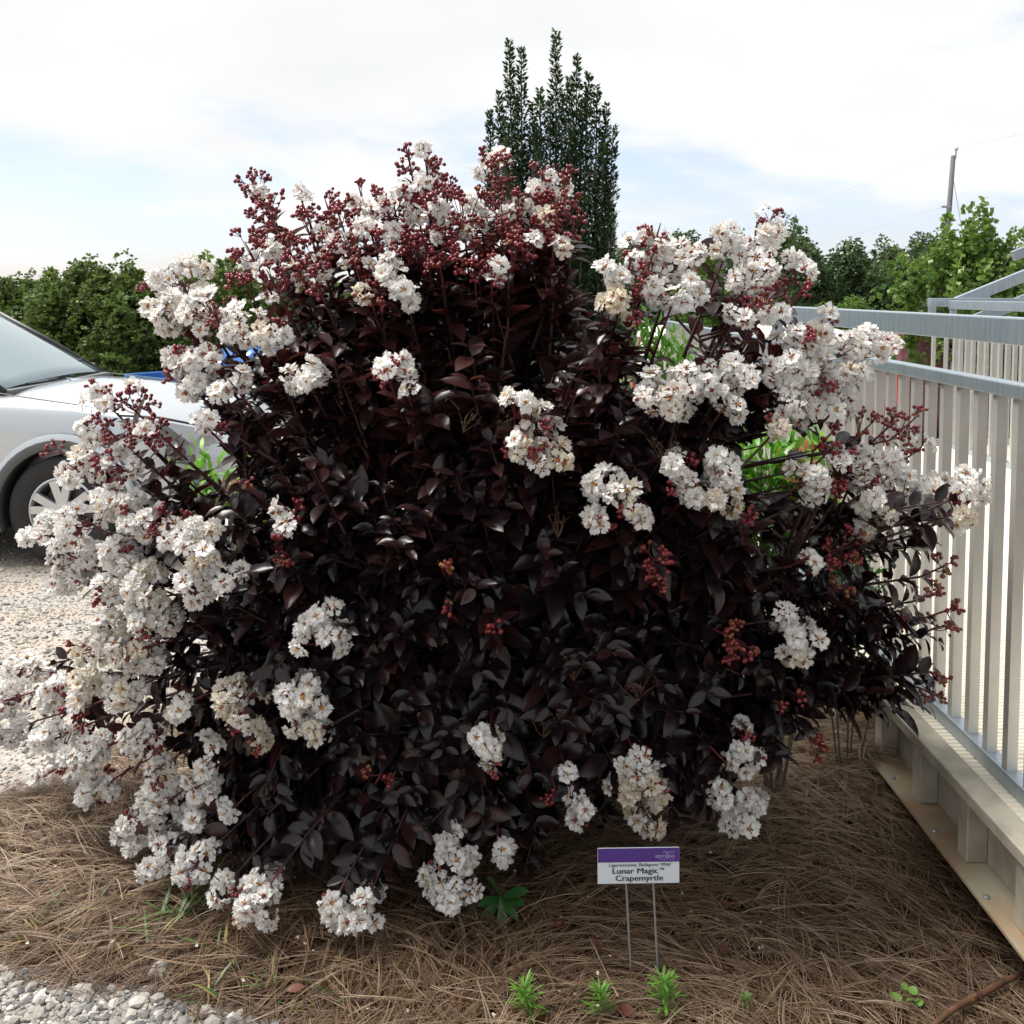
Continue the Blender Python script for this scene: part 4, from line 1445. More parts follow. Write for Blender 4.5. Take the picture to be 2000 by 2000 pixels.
def wheel(parent, x, ysurf, sg, R, rimr, spokes=5, width=0.22):
    w_ = empty('wheel', (x, ysurf, R))
    w_.parent = parent
    s = sg                                           # outward is s * +y
    ty = MB(); ty.lathe([(rimr, -s * width / 2), (R * 0.94, -s * width / 2), (R, -s * width * 0.36), (R, s * width * 0.36), (R * 0.965, s * width * 0.46), (R * 0.87, s * width * 0.52), (rimr * 1.04, s * width * 0.47), (rimr, s * width * 0.42)], 40)
    ty.build('tyre', M['rubber'], w_, smooth=True)
    rm = MB()
    rm.lathe([(rimr * 1.005, -s * width * 0.4), (rimr * 0.985, s * width * 0.44), (rimr * 0.93, s * width * 0.46), (rimr * 0.88, s * width * 0.36), (rimr * 0.86, -s * width * 0.2)], 40)
    for q in range(spokes):
        for off in (-0.16, 0.16):
            a = 2 * PI * q / spokes + 0.35
            a0, a1 = a + off * 0.9, a + off * 1.5
            i_ = np.array([0.05 * math.cos(a0), s * width * 0.38, 0.05 * math.sin(a0)])
            e_ = np.array([rimr * 0.91 * math.cos(a1), s * width * 0.41, rimr * 0.91 * math.sin(a1)])
            rm.bar(i_, e_, 0.05, 0.03, up=(0, 1, 0))
    rm.lathe([(0.0, s * width * 0.47), (0.05, s * width * 0.46), (0.075, s * width * 0.40), (0.075, s * width * 0.25)], 20)
    rm.build('rim', M['rim'], w_, smooth=False)
    MB().lathe([(0.0, s * width * 0.12), (rimr * 0.72, s * width * 0.12), (rimr * 0.72, s * width * 0.02), (0.0, s * width * 0.02)], 28).build('brake_disc', M['disc'], w_)
    MB().lathe([(0.0, -s * width * 0.25), (rimr * 0.97, -s * width * 0.25), (rimr * 0.97, -s * width * 0.3), (0.0, -s * width * 0.3)], 28).build('hub_back', M['black'], w_)
    return w_


def panel_quad(pts, name, mat, parent, off=0.0, nseg=6, bulge=0.0, thick=0.006):
    """a slightly curved glass or sheet panel between four corners (a, b on the bottom; d, c on the top)"""
    a, b_, c_, d_ = [np.array(q, float) for q in pts]
    nrm = norm(np.cross(b_ - a, d_ - a))
    v, f = [], []
    for side in (0, 1):
        for i in range(nseg + 1):
            for j in range(nseg + 1):
                s, t = i / nseg, j / nseg
                p = (a * (1 - s) + b_ * s) * (1 - t) + (d_ * (1 - s) + c_ * s) * t
                p = p + nrm * (off - side * thick + bulge * (1 - (2 * s - 1) ** 2) * (0.5 + 0.5 * (1 - (2 * t - 1) ** 2)))
                v.append(p)
    n1 = (nseg + 1) ** 2
    for i in range(nseg):
        for j in range(nseg):
            q = [i * (nseg + 1) + j, (i + 1) * (nseg + 1) + j, (i + 1) * (nseg + 1) + j + 1, i * (nseg + 1) + j + 1]
            f.append(tuple(q)); f.append(tuple(n1 + k_ for k_ in reversed(q)))
    e = [i * (nseg + 1) for i in range(nseg + 1)] + [nseg * (nseg + 1) + j for j in range(1, nseg + 1)] + [i * (nseg + 1) + nseg for i in range(nseg - 1, -1, -1)] + [j for j in range(nseg - 1, 0, -1)]
    for k_ in range(len(e)):
        p_, q_ = e[k_], e[(k_ + 1) % len(e)]
        f.append((p_, q_, n1 + q_, n1 + p_))
    mb = MB(); mb.add(v, f)
    return mb.build(name, mat, parent, smooth=True)


# --- silver SUV; its own x runs forward from the front axle
wx = (136 - PPX) / F * 6.25
suv = empty('parked_suv', (wx, 6.25 + 0.79, -0.2), math.radians(-2.0))
tag(suv, 'silver suv parked nose-on beside the flowering shrub on the gravel', 'car')
W_ = 0.90
R_ = 0.355
st = []
for x, w, zb, zt in [(-3.66, .62, .45, .86), (-3.60, .80, .36, 1.00), (-3.40, .87, .32, 1.09), (-2.6, .90, .30, 1.11), (-1.6, .90, .30, 1.10), (-0.8, .90, .30, 1.105), (-0.50, .90, .30, 1.10),
                     (-0.15, .90, .30, 1.085), (0.25, .89, .30, 1.045), (0.55, .86, .30, .99), (0.78, .77, .30, .90), (0.92, .66, .31, .80), (1.0, .50, .34, .68), (1.02, .38, .40, .58)]:
    st.append((x, car_section(w, zb, zt, 0.03 if x > -0.6 else 0.0)))
body = loft(st, 'body', M['silver'], suv, 2)
bpy.context.view_layer.update()
eval_replace(body)
cut_arches(body, (0.0, -2.66), 0.43, 0.88)
# cabin
cab = []
for x, w0, z0, w1, z1 in [(-0.46, .74, 1.06, .74, 1.10), (-1.30, .79, 1.06, .60, 1.60), (-1.7, .80, 1.06, .61, 1.665), (-2.6, .80, 1.06, .61, 1.66), (-3.15, .78, 1.06, .58, 1.60), (-3.55, .72, 1.04, .55, 1.12)]:
    cab.append((x, [(w0, z0), (w0 * 0.985, z0 + (z1 - z0) * 0.15), ((w0 + w1) / 2, (z0 + z1) / 2), (w1 * 1.03, z1 - 0.05), (w1 * 0.9, z1 - 0.008), (w1 * 0.4, z1 + 0.012), (0, z1 + 0.016)]))
cabin = loft(cab, 'cabin', M['silver'], suv, 1)
ws = panel_quad([(-0.47, -0.70, 1.105), (-0.47, 0.70, 1.105), (-1.27, 0.55, 1.60), (-1.27, -0.55, 1.60)], 'windscreen', M['glass'], suv, off=0.02, nseg=10, bulge=0.07)
for sg in (-1, 1):
    MB().tube([(-0.45, sg * 0.725, 1.10), (-0.85, sg * 0.665, 1.36), (-1.28, sg * 0.585, 1.615)], [0.022, 0.024, 0.026], n=8).build('windscreen_pillar', M['black'], suv, smooth=True)
    for (xa, xb) in ((-0.98, -1.72), (-1.80, -2.55), (-2.63, -3.05)):
        za, zb_ = (1.50 if xa > -1.2 else 1.56), 1.56
        xat = xa - (0.28 if xa > -1.2 else 0.0)
        y0_, y1_ = 0.805, 0.655
        q = [(xa, sg * y0_, 1.14), (xb, sg * y0_, 1.14), (xb, sg * y1_, zb_), (xat, sg * y1_, za)]
        if sg > 0:
            q = [q[1], q[0], q[3], q[2]]
        panel_quad(q, 'side_window', M['glass_dark'], suv, off=0.012, nseg=3)
    dr = MB().box((-1.75, sg * 0.905 - 0.004, 0.38), (-1.744, sg * 0.905 + 0.004, 1.05)).build('door_gap', M['black'], suv)
    mr = MB(); mr.lathe([(0.0, -0.11), (0.075, -0.08), (0.09, 0.0), (0.075, 0.08), (0.0, 0.11)], 14)
    mo = mr.build('side_mirror', M['silver'], suv, smooth=True); mo.location = (-1.0, sg * 0.98, 1.14)
panel_quad([(-3.46, 0.58, 1.14), (-3.46, -0.58, 1.14), (-3.20, -0.50, 1.50), (-3.20, 0.50, 1.50)], 'rear_window', M['glass_dark'], suv, off=0.03, nseg=4, thick=0.05)
# headlamps, grille, bumper, cladding, wipers
for sg in (-1, 1):
    hl = MB()
    L_ = [(0.40, .888, .955), (0.40, .895, .885), (0.62, .853, .80), (0.80, .772, .77), (0.93, .665, .765), (0.955, .62, .80), (0.86, .715, .865), (0.62, .835, .935)]
    v = [(x + 0.012, sg * (y_ + 0.018), z_) for x, y_, z_ in L_] + [(x - 0.05, sg * (y_ - 0.06), z_) for x, y_, z_ in L_]
    f = [(0, 1, 2, 7), (7, 2, 3, 6), (6, 3, 4, 5)] + [(i, (i + 1) % 8, 8 + (i + 1) % 8, 8 + i) for i in range(8)]
    hl.add(v, f)
    h_ = hl.build('headlight', M['lamp_glass'], suv, smooth=False)
    ind = MB().tube([(0.46, sg * 0.905, 0.90), (0.56, sg * 0.885, 0.872)], 0.022, n=8).build('indicator', M['orange'], h_)
    gapm = MB().tube([(0.38, sg * .893, .975), (0.62, sg * .845, .955), (0.86, sg * .725, .885), (0.97, sg * .61, .815)], 0.008, n=6).build('bonnet_gap', M['black'], suv)
    seam = MB().tube([(-0.45, sg * .80, 1.103), (-0.2, sg * .83, 1.072), (0.1, sg * .855, 1.035), (0.38, sg * .885, .985)], 0.004, n=5).build('bonnet_gap', M['clad'], suv)
    arch_mats = M['clad']
    for ax in (0.0, -2.66):
        ar = MB()
        ring0, ring1, ring2 = [], [], []
        for i in range(25):
            a = PI * (-0.10 + 1.20 * i / 24)
            ring0.append((ax + 0.462 * math.cos(a), sg * 0.928, 0.357 + 0.462 * math.sin(a)))
            ring1.append((ax + 0.365 * math.cos(a) * 1.11, sg * 0.925, 0.357 + 0.365 * 1.11 * math.sin(a)))
            ring2.append((ax + 0.405 * math.cos(a), sg * 0.72, 0.357 + 0.405 * math.sin(a)))
        ring3 = [(ax + 0.50 * math.cos(PI * (-0.10 + 1.20 * i / 24)), sg * 0.905, 0.357 + 0.50 * math.sin(PI * (-0.10 + 1.20 * i / 24))) for i in range(25)]
        v = ring3 + ring0 + ring1 + ring2
        f = []
        for q in range(3):
            for i in range(24):
                f.append((q * 25 + i, q * 25 + i + 1, (q + 1) * 25 + i + 1, (q + 1) * 25 + i))
        mi = [0] * 24 + [1] * 24 + [2] * 24
        ar.add(v, f); ar.m = mi
        ar.build('wheel_arch', [M['silver'], M['clad'], M['black']], suv, smooth=True)
        wl_ = MB(); wl_.box((ax - 0.42, sg * 0.60 - 0.02, 0.25), (ax + 0.42, sg * 0.60 + 0.02, 0.80)); wl_.build('arch_liner', M['black'], suv)
    MB().box((-2.2, sg * 0.895 - 0.02, 0.27), (-0.46, sg * 0.895 + 0.02, 0.38)).build('sill', M['clad'], suv, bevel=0.01)
    wheel(suv, 0.0, sg * 0.80, sg, R_, 0.225)
    wheel(suv, -2.66, sg * 0.80, sg, R_, 0.225)
    MB().box((-3.60, sg * 0.66 - 0.06, 0.80), (-3.56, sg * 0.66 + 0.10, 1.05)).build('tail_light', M['red_lamp'], suv, bevel=0.01)
MB().box((0.90, -0.48, 0.60), (1.03, 0.48, 0.74)).build('grille', M['black'], suv, bevel=0.02)
MB().box((0.86, -0.66, 0.34), (1.03, 0.66, 0.46)).build('bumper', M['clad'], suv, bevel=0.03)
MB().box((-0.53, -0.72, 1.085), (-0.40, 0.72, 1.118)).build('cowl', M['clad'], suv, bevel=0.01)
for y_ in (-0.45, 0.15):
    MB().tube([(-0.45, y_, 1.13), (-0.56, y_ + 0.25, 1.20), (-0.60, y_ + 0.5, 1.225)], 0.008, n=5).build('wiper', M['black'], suv)
MB().box((-3.5, -0.8, 0.25), (0.85, 0.8, 0.34)).build('underbody', M['black'], suv)

# --- blue pickup far behind
def pickup():
    p = P(228, 760, 21.0)
    root = empty('pickup_truck', (p[0] + 0.45, 21.4, float(ground_z(0, 21))), math.radians(52))
    tag(root, 'blue pickup truck seen over the silver bonnet before dark trees', 'truck')
    # x forward from the tailgate
    st = []
    for x, w, zb, zt in [(2.05, .90, .55, 1.20), (2.2, .92, .52, 1.22), (3.4, .93, .50, 1.22), (3.9, .93, .50, 1.20), (4.6, .91, .50, 1.14), (5.15, .86, .52, 1.05), (5.3, .78, .56, .92)]:
        st.append((x, car_section(w, zb, zt, 0.02)))
    b_ = loft(st, 'body', M['blue'], root, 1)
    bpy.context.view_layer.update(); eval_replace(b_)
    cut_arches(b_, (4.35,), 0.44, 0.9)
    cb = []
    for x, w0, z0, w1, z1 in [(2.1, .84, 1.18, .72, 1.22), (2.22, .86, 1.18, .70, 1.74), (2.6, .86, 1.18, .70, 1.80), (3.2, .86, 1.18, .69, 1.79), (3.35, .86, 1.18, .68, 1.74), (3.85, .82, 1.16, .75, 1.20)]:
        cb.append((x, [(w0, z0), ((w0 + w1) / 2, (z0 + z1) / 2), (w1, z1 - 0.05), (w1 * .85, z1), (0, z1 + 0.02)]))
    loft(cb, 'cab', M['blue'], root, 1)
    panel_quad([(2.17, -0.66, 1.30), (2.17, 0.66, 1.30), (2.24, 0.58, 1.66), (2.24, -0.58, 1.66)][::-1], 'rear_window', M['glass_dark'], root, off=-0.03, nseg=3, thick=0.04)
    panel_quad([(3.80, -0.70, 1.26), (3.80, 0.70, 1.26), (3.40, 0.60, 1.70), (3.40, -0.60, 1.70)], 'windscreen', M['glass_dark'], root, off=0.03, nseg=3)
    for sg in (-1, 1):
        MB().box((0.05, sg * 0.90 - 0.04, 0.55), (2.05, sg * 0.90 + 0.04, 1.27)).build('bed_side', M['blue'], root, bevel=0.03)
        panel_quad([(2.4, sg * .84, 1.28), (3.45, sg * .84, 1.28), (3.2, sg * .735, 1.68), (2.42, sg * .735, 1.68)][::sg], 'side_window', M['glass_dark'], root, off=0.012, nseg=3)
        MB().box((-0.02, sg * 0.88 - 0.06, 0.80), (0.06, sg * 0.88 + 0.055, 1.14)).build('tail_light', M['red_lamp'], root, bevel=0.01)
        for ax in (0.95, 4.35):
            wheel(root, ax, sg * 0.82, sg, 0.37, 0.22)
    MB().box((0.0, -0.81, 0.62), (0.06, 0.81, 1.26)).build('tailgate', M['blue'], root, bevel=0.02)
    MB().box((-0.012, -0.15, 1.08), (-0.001, 0.15, 1.17)).build('tailgate_handle', M['black'], root, bevel=0.003)
    MB().box((-0.012, 0.45, 1.12), (-0.001, 0.75, 1.18)).build('badge', M['rim'], root)
    MB().box((0.05, -0.86, 0.60), (2.05, 0.86, 0.66)).build('bed_floor', M['black'], root)
    MB().box((-0.12, -0.85, 0.48), (0.02, 0.85, 0.62)).build('bumper', M['rim'], root, bevel=0.02)
    return root


pickup()


def van(name, label, paint, loc, rz, L, H, stripe=False):
    """one-box van; x forward from the rear, origin at its middle"""
    root = empty(name, loc, rz)
    tag(root, label, 'van')
    hl = L / 2
    st = []
    for x, w, zb, zt in [(-hl, .84, .50, H - .16), (-hl + .08, .92, .42, H - .05), (-hl + .4, .95, .40, H), (0.0, .95, .40, H), (hl - 1.9, .95, .40, H - .02), (hl - 1.45, .94, .40, H - .14),
                         (hl - .85, .93, .40, 1.18), (hl - .4, .90, .42, 1.04), (hl - .1, .80, .45, .86), (hl, .62, .5, .7)]:
        sec = [(w * .92, zb), (w, zb + .1), (w, zb + .35), (w, min(1.1, zt - .1)), (w * .97, zt - (zt - 1.0) * .35 if zt > 1.2 else zt - .08), (w * .88 if zt > 1.2 else w * .94, zt - .06), (w * .7, zt - .005), (0, zt + .03)]
        st.append((x, sec))
    b_ = loft(st, 'body', paint, root, 1)
    bpy.context.view_layer.update(); eval_replace(b_)
    cut_arches(b_, (-hl + 0.95, hl - 0.95), 0.40, 0.93)
    for sg in (-1, 1):
        xs = [(hl - 2.25, hl - 1.35), (hl - 3.2, hl - 2.33), (hl - 4.1, hl - 3.28)]
        for q, (xa, xb) in enumerate(xs):
            if xa < -hl + 0.2:
                continue
            xt = xb - (0.34 if q == 0 else 0.0)
            y0_, y1_ = 0.955, 0.90
            pts = [(xa, sg * y0_, 1.17), (xb, sg * y0_, 1.17), (xt, sg * y1_, H - .30), (xa, sg * y1_, H - .30)]
            panel_quad(pts[::-sg] if sg > 0 else pts, 'side_window', M['glass'] if q else M['glass_dark'], root, off=0.006, nseg=3, thick=0.05)
        if stripe:
            MB().box((-hl + .2, sg * 0.957 - .004, 1.03), (hl - .9, sg * 0.957 + .004, 1.045)).build('pinstripe', M['pink_line'], root)
        for ax in (-hl + 0.95, hl - 0.95):
            wheel(root, ax, sg * 0.83, sg, 0.34, 0.2)
        MB().box((hl - .32, sg * .72 - .12, .74), (hl - .12, sg * .72 + .10, .88)).build('headlight', M['lamp_glass'], root, bevel=.02)
        MB().box((-hl - .02, sg * .80 - .05, .8), (-hl + .1, sg * .80 + .07, 1.3)).build('tail_light', M['red_lamp'], root, bevel=.01)
    panel_quad([(hl - .92, -.76, 1.20), (hl - .92, .76, 1.20), (hl - 1.46, .68, H - .2), (hl - 1.46, -.68, H - .2)], 'windscreen', M['glass'], root, off=0.03, nseg=5, bulge=.04)
    MB().box((-hl + .1, -.7, .32), (hl - .2, .7, .46)).build('underbody', M['black'], root)
    return root


gy = 17.2
van('cargo_van', 'cream white cargo van parked behind the ramp railing', M['cream'], (4.85, gy, float(ground_z(0, gy))), 0.0, 5.2, 2.14)
gy = 13.0
van('passenger_van', 'maroon passenger van with pink pinstripe behind the picket railings', M['maroon'], (7.2, gy, float(ground_z(0, gy))), 0.0, 4.7, 1.90, True)

# ------------------------------------------------------------------ utility pole and wires
PY = 46.0
pt, pb = P(1862, 304, PY), P(1849, 470, PY)
gz = float(ground_z(0, PY))
dirp = (pb - pt) / (pt[2] - pb[2])
foot = pt + dirp * (pt[2] - gz + 0.3)
pole = empty('utility_pole', (foot[0], PY, gz))
tag(pole, 'leaning wooden utility pole with a pin insulator on top', 'pole')
o0 = np.array([foot[0], PY, gz])
MB().tube([foot - o0, (foot + pt) / 2 - o0, pt - o0], [0.15, 0.13, 0.105], n=12).build('shaft', M['wood_pole'], pole, smooth=True)
MB().tube([pt - o0 + (0.10, 0, -0.15), pt - o0 + (0.13, 0, 0.25)], 0.035, n=6).build('insulator_pin', M['galv'], pole)
MB().lathe([(0.0, 0.16), (0.08, 0.14), (0.10, 0.05), (0.06, 0.0), (0.0, 0.0)], 12, axis='z').build('insulator', M['porcelain'], pole, smooth=True).location = Vector(pt - o0 + (0.13, 0, 0.25))
gq = P(1852, 404, PY)
MB().box((gq[0] - o0[0] - 0.30, -0.03, gq[2] - o0[2] - 0.05), (gq[0] - o0[0], 0.03, gq[2] - o0[2] + 0.05)).build('bracket', M['galv'], pole)


def wire(a, b_, sag, label, name='power_line', r=0.005, n=16):
    pts = [a + (b_ - a) * t - np.array([0, 0, sag * 4 * t * (1 - t)]) for t in np.linspace(0, 1, n)]
    o = MB().tube(pts, r, n=5).build(name, M['wire'])
    tag(o, label, 'wire')


ins = pt + np.array([0.13, 0, 0.42])
wire(ins, P(1010, 610, 120.0), 0.3, 'thin upper power line running from the pole insulator towards the far trees')
wire(ins, P(2300, 170, 30.0), 0.2, 'thin power line leaving the pole insulator away from the trees')
wire(gq + np.array([-0.28, 0, 0]), P(1400, 520, 70.0), 0.3, 'thin lower power line running from the pole bracket towards the far trees')
wire(gq, P(2300, 345, 30.0), 0.2, 'thin lower power line leaving the pole bracket away from the trees')
wire(P(1861, 345, PY), P(1905, 600, PY + 1), 0.0, 'straight guy wire slanting down from the pole', 'guy_wire', 0.014, 2)

# ------------------------------------------------------------------ trees
def spray_asset(k, n=7, lw=0.34):
    """a small spray of pointed leaves, about 1 across"""
    r = random.Random(300 + k)
    v, f = [], []
    for i in range(n):
        a = r.uniform(0, 6.28); el = r.uniform(-0.5, 0.9)
        d = np.array([math.cos(a) * math.cos(el), math.sin(a) * math.cos(el), math.sin(el)])
        s = norm(np.cross(d, [r.uniform(-1, 1), r.uniform(-1, 1), r.uniform(-.3, 1)]))
        L = r.uniform(0.35, 0.6); w = L * lw
        p = d * r.uniform(0.0, 0.12)
        o = len(v)
        v += [tuple(p), tuple(p + d * L * .5 + s * w), tuple(p + d * L), tuple(p + d * L * .5 - s * w)]
        f.append((o, o + 1, o + 2, o + 3))
    return Asset(v, f)


SPRAYS = [spray_asset(k) for k in range(8)]
SPRAYS_W = [spray_asset(20 + k, 6, 0.5) for k in range(6)]


def build_tree(name, height, width, mat, seed, n=2600, leaf=0.16, spiky=0.5, trunk=0.12, crown_low=0.12, sprays=None):
    """tapered trunk, limbs, and a crown of leaf sprays along many leader shoots; origin at the foot"""
    r = np.random.default_rng(seed)
    sp = sprays or SPRAYS
    root = empty(name, (0, 0, 0))
    tr = MB()
    top = height * 0.78
    pts = [np.array([0, 0, -0.1])] + [np.array([r.normal(0, 0.03) * height * t, r.normal(0, 0.03) * height * t, top * t]) for t in (0.25, 0.5, 0.75, 1.0)]
    tr.tube(pts, [trunk, trunk * .8, trunk * .55, trunk * .35, trunk * .12], n=9)
    limbs = []
    for k in range(16):
        t = r.uniform(crown_low + 0.03, 0.85)
        a = r.uniform(0, 2 * PI)
        b0 = np.array([0, 0, top * t])
        prof = math.sin(PI * min(1, 0.28 + 0.72 * (t - crown_low))) ** 0.7
        ln = width * 0.5 * r.uniform(0.6, 1.0) * prof
        e = b0 + np.array([math.cos(a) * ln, math.sin(a) * ln, ln * r.uniform(0.35, 0.9)])
        m_ = (b0 + e) / 2 + np.array([0, 0, -0.08 * ln])
        tr.tube([b0, m_, e], [trunk * .35, trunk * .22, trunk * .07], n=6)
        limbs.append((b0, e))
    tr.build('trunk', M['tree_bark'], root, smooth=True)
    Ms, tn, wh = [], [], []
    # leader shoots: tapering tufts that give the uneven outline
    nc = int(26 + 20 * spiky)
    for k in range(nc):
        u = r.random()
        zc = height * (crown_low + (0.9 - crown_low) * u)
        rad = width * 0.5 * (math.sin(PI * min(1.0, 0.22 + 0.78 * u)) ** 0.65)
        a = r.uniform(0, 2 * PI); rr = rad * math.sqrt(r.uniform(0.15, 1.0))
        c_ = np.array([rr * math.cos(a), rr * math.sin(a), zc])
        cr_ = width * r.uniform(0.10, 0.19)
        ch = cr_ * r.uniform(0.8, 1.3 + 1.4 * spiky)
        bright = r.uniform(-0.15, 0.2)
        for i in range(int(n / nc)):
            q = r.normal(0, 1, 3); q /= np.linalg.norm(q)
            ra = r.random() ** 0.45
            tz = q[2]
            taper = 1.0 if tz < 0 else (1 - 0.75 * tz * spiky)
            p = c_ + np.array([q[0] * cr_ * ra * taper, q[1] * cr_ * ra * taper, q[2] * ch * ra])
            s = leaf * r.uniform(0.7, 1.4)
            d = norm(q + np.array([0, 0, 0.6]) + r.normal(0, 0.4, 3))
            Ms.append(frame(norm(r.normal(0, 1, 3)), d, p, s)); wh.append(r.integers(len(sp)))
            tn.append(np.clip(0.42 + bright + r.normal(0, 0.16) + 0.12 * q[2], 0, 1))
    # thin leading shoots that break the outline
    for k in range(int(46 * spiky)):
        a = r.uniform(0, 2 * PI); rr = width * 0.46 * math.sqrt(r.random())
        zt = height * (1.0 - 0.42 * (rr / (width * 0.5)) ** 2) * r.uniform(0.9, 1.05)
        ln = height * r.uniform(0.12, 0.24)
        lean = np.array([math.cos(a), math.sin(a), 0]) * 0.25
        for i in range(34):
            s_ = r.random()
            p = np.array([rr * math.cos(a), rr * math.sin(a), zt]) - (np.array([0, 0, 1.0]) + lean) * s_ * ln + r.normal(0, 1, 3) * 0.02 * width * (0.25 + s_)
            Ms.append(frame(norm(r.normal(0, 1, 3)), np.array([0, 0, 1.0]) + r.normal(0, 0.4, 3), p, leaf * r.uniform(0.5, 1.0))); wh.append(r.integers(len(sp)))
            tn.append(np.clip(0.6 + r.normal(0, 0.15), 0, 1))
    me = scatter_mesh('crown', sp, wh, Ms, [mat], tn, smooth=False)
    link_mesh('crown', me, root)
    return root


def plant_tree(src, px, Y, label, cat, group, scale=1.0, rz=0.0, first=False, wide=1.0):
    o = src if first else copy_tree(src)
    x = (px - PPX) / F * Y
    o.location = (x, Y, float(ground_z(x, Y)))
    o.rotation_euler = (0, 0, rz)
    o.scale = (scale * wide, scale * wide, scale)
    tag(o, label, cat, group)
    return o


# left: a row of nursery trees beyond the pickup
tA = build_tree('nursery_tree', 4.4, 3.6, M['tree_dark'], 11, n=5200, leaf=0.20, spiky=0.9, crown_low=0.02)
tB = build_tree('nursery_tree', 4.1, 3.8, M['tree_dark'], 12, n=5200, leaf=0.20, spiky=0.9, crown_low=0.02)
lab = 'dense green nursery tree in the row behind the silver and blue vehicles'
grp = 'nursery trees beyond the parked vehicles'
row = [(tA, -60, 25.0, 0.98, 0.3), (tB, 45, 25.6, 1.02, 1.9), (tA, 130, 25.0, 1.04, 2.6), (tB, 205, 25.0, 1.14, 0.2), (tA, 290, 25.4, 1.03, 4.0), (tB, 380, 25.5, 0.98, 5.1), (tA, 440, 25.8, 1.12, 1.0),
       (tB, 520, 26.0, 1.0, 3.3), (tA, 610, 26.5, 0.97, 3.9), (tB, 700, 26.5, 0.98, 2.2), (tA, -170, 25.5, 1.0, 5.5), (tA, 800, 27, 0.95, 1.2), (tB, 900, 27, 0.97, 4.4)]
seen = set()
for s, px, Y, sc_, rz in row:
    plant_tree(s, px, Y, lab, 'tree', grp, sc_ * 0.84, rz, first=(id(s) not in seen), wide=1.2); seen.add(id(s))
# right: far wood beyond the pole
tC = build_tree('field_tree', 7.4, 6.4, M['tree_blue'], 21, n=4600, leaf=0.36, spiky=0.35, trunk=0.2)
tD = build_tree('field_tree', 6.6, 6.8, M['tree_blue'], 22, n=4600, leaf=0.36, spiky=0.5, trunk=0.2)
lab = 'dark green broad tree in the far line beyond the ramp'
grp = 'far trees beyond the ramp'
seen = set()
for s, px, Y, sc_, rz in [(tC, 1250, 62, 0.95, 0.5), (tD, 1345, 60, 1.05, 2.5), (tC, 1440, 64, 0.95, 4.5), (tC, 1535, 58, 1.02, 1.0), (tD, 1600, 60, 0.78, 0.3), (tD, 1660, 60, 0.98, 3.0), (tC, 1735, 62, 0.90, 2.0), (tD, 1790, 62, 1.06, 5.0),
                          (tC, 1870, 64, 0.95, 3.4), (tD, 1950, 64, 1.0, 1.4), (tC, 2050, 62, 1.0, 0.1), (tD, 1120, 64, 0.9, 4.1), (tC, 1000, 66, 0.9, 5.2)]:
    plant_tree(s, px, Y, lab, 'tree', grp, sc_, rz, first=(id(s) not in seen)); seen.add(id(s))
tE = build_tree('round_tree', 4.6, 4.8, M['tree_light'], 31, n=3800, leaf=0.26, spiky=0.15, trunk=0.14, crown_low=0.05)
plant_tree(tE, 1648, 44, 'round yellowish green tree before the far dark trees', 'tree', None, 0.72, 0.4, True, wide=1.25)
# young pale tree by the landing, and slender saplings
tF = build_tree('young_tree', 2.9, 1.9, M['tree_light'], 41, n=1700, leaf=0.115, spiky=1.0, trunk=0.045, crown_low=0.42, sprays=SPRAYS_W)
plant_tree(tF, 1900, 11.4, 'pale green young tree with upright shoots behind the ramp', 'tree', None, 1.0, 0.7, True)
tG = build_tree('young_tree', 2.6, 1.5, M['tree_dark'], 43, n=1100, leaf=0.11, spiky=0.9, trunk=0.04, crown_low=0.15, sprays=SPRAYS_W)
plant_tree(tG, 2005, 12.0, 'olive green young tree behind the sloping stair rail', 'tree', None, 1.0, 0.2, True)
tH = build_tree('young_tree', 2.7, 1.1, M['tree_light'], 44, n=800, leaf=0.10, spiky=1.0, trunk=0.035, crown_low=0.25, sprays=SPRAYS_W)
plant_tree(tH, 1375, 12.5, 'slim pale green sapling glimpsed between the flower stems', 'tree', None, 1.0, 0.2, True)

# ------------------------------------------------------------------ columnar holly behind the shrub
HY = 4.35
hol = empty('columnar_holly', (P(1080, 700, HY)[0], HY, float(ground_z(0, HY))))
tag(hol, 'tall narrow dark green holly with upright spires behind the shrub', 'tree')
h0 = np.array(hol.location)


def small_leaf():
    v = [(0, 0, 0), (0.35, 0.2, 0.06), (0.7, 0.17, 0.03), (1, 0, -0.06), (0.7, -0.17, 0.03), (0.35, -0.2, 0.06), (0.5, 0, -0.02)]
    f = [(0, 6, 1), (1, 6, 2), (2, 6, 3), (3, 6, 4), (4, 6, 5), (5, 6, 0)]
    return Asset(v, f)


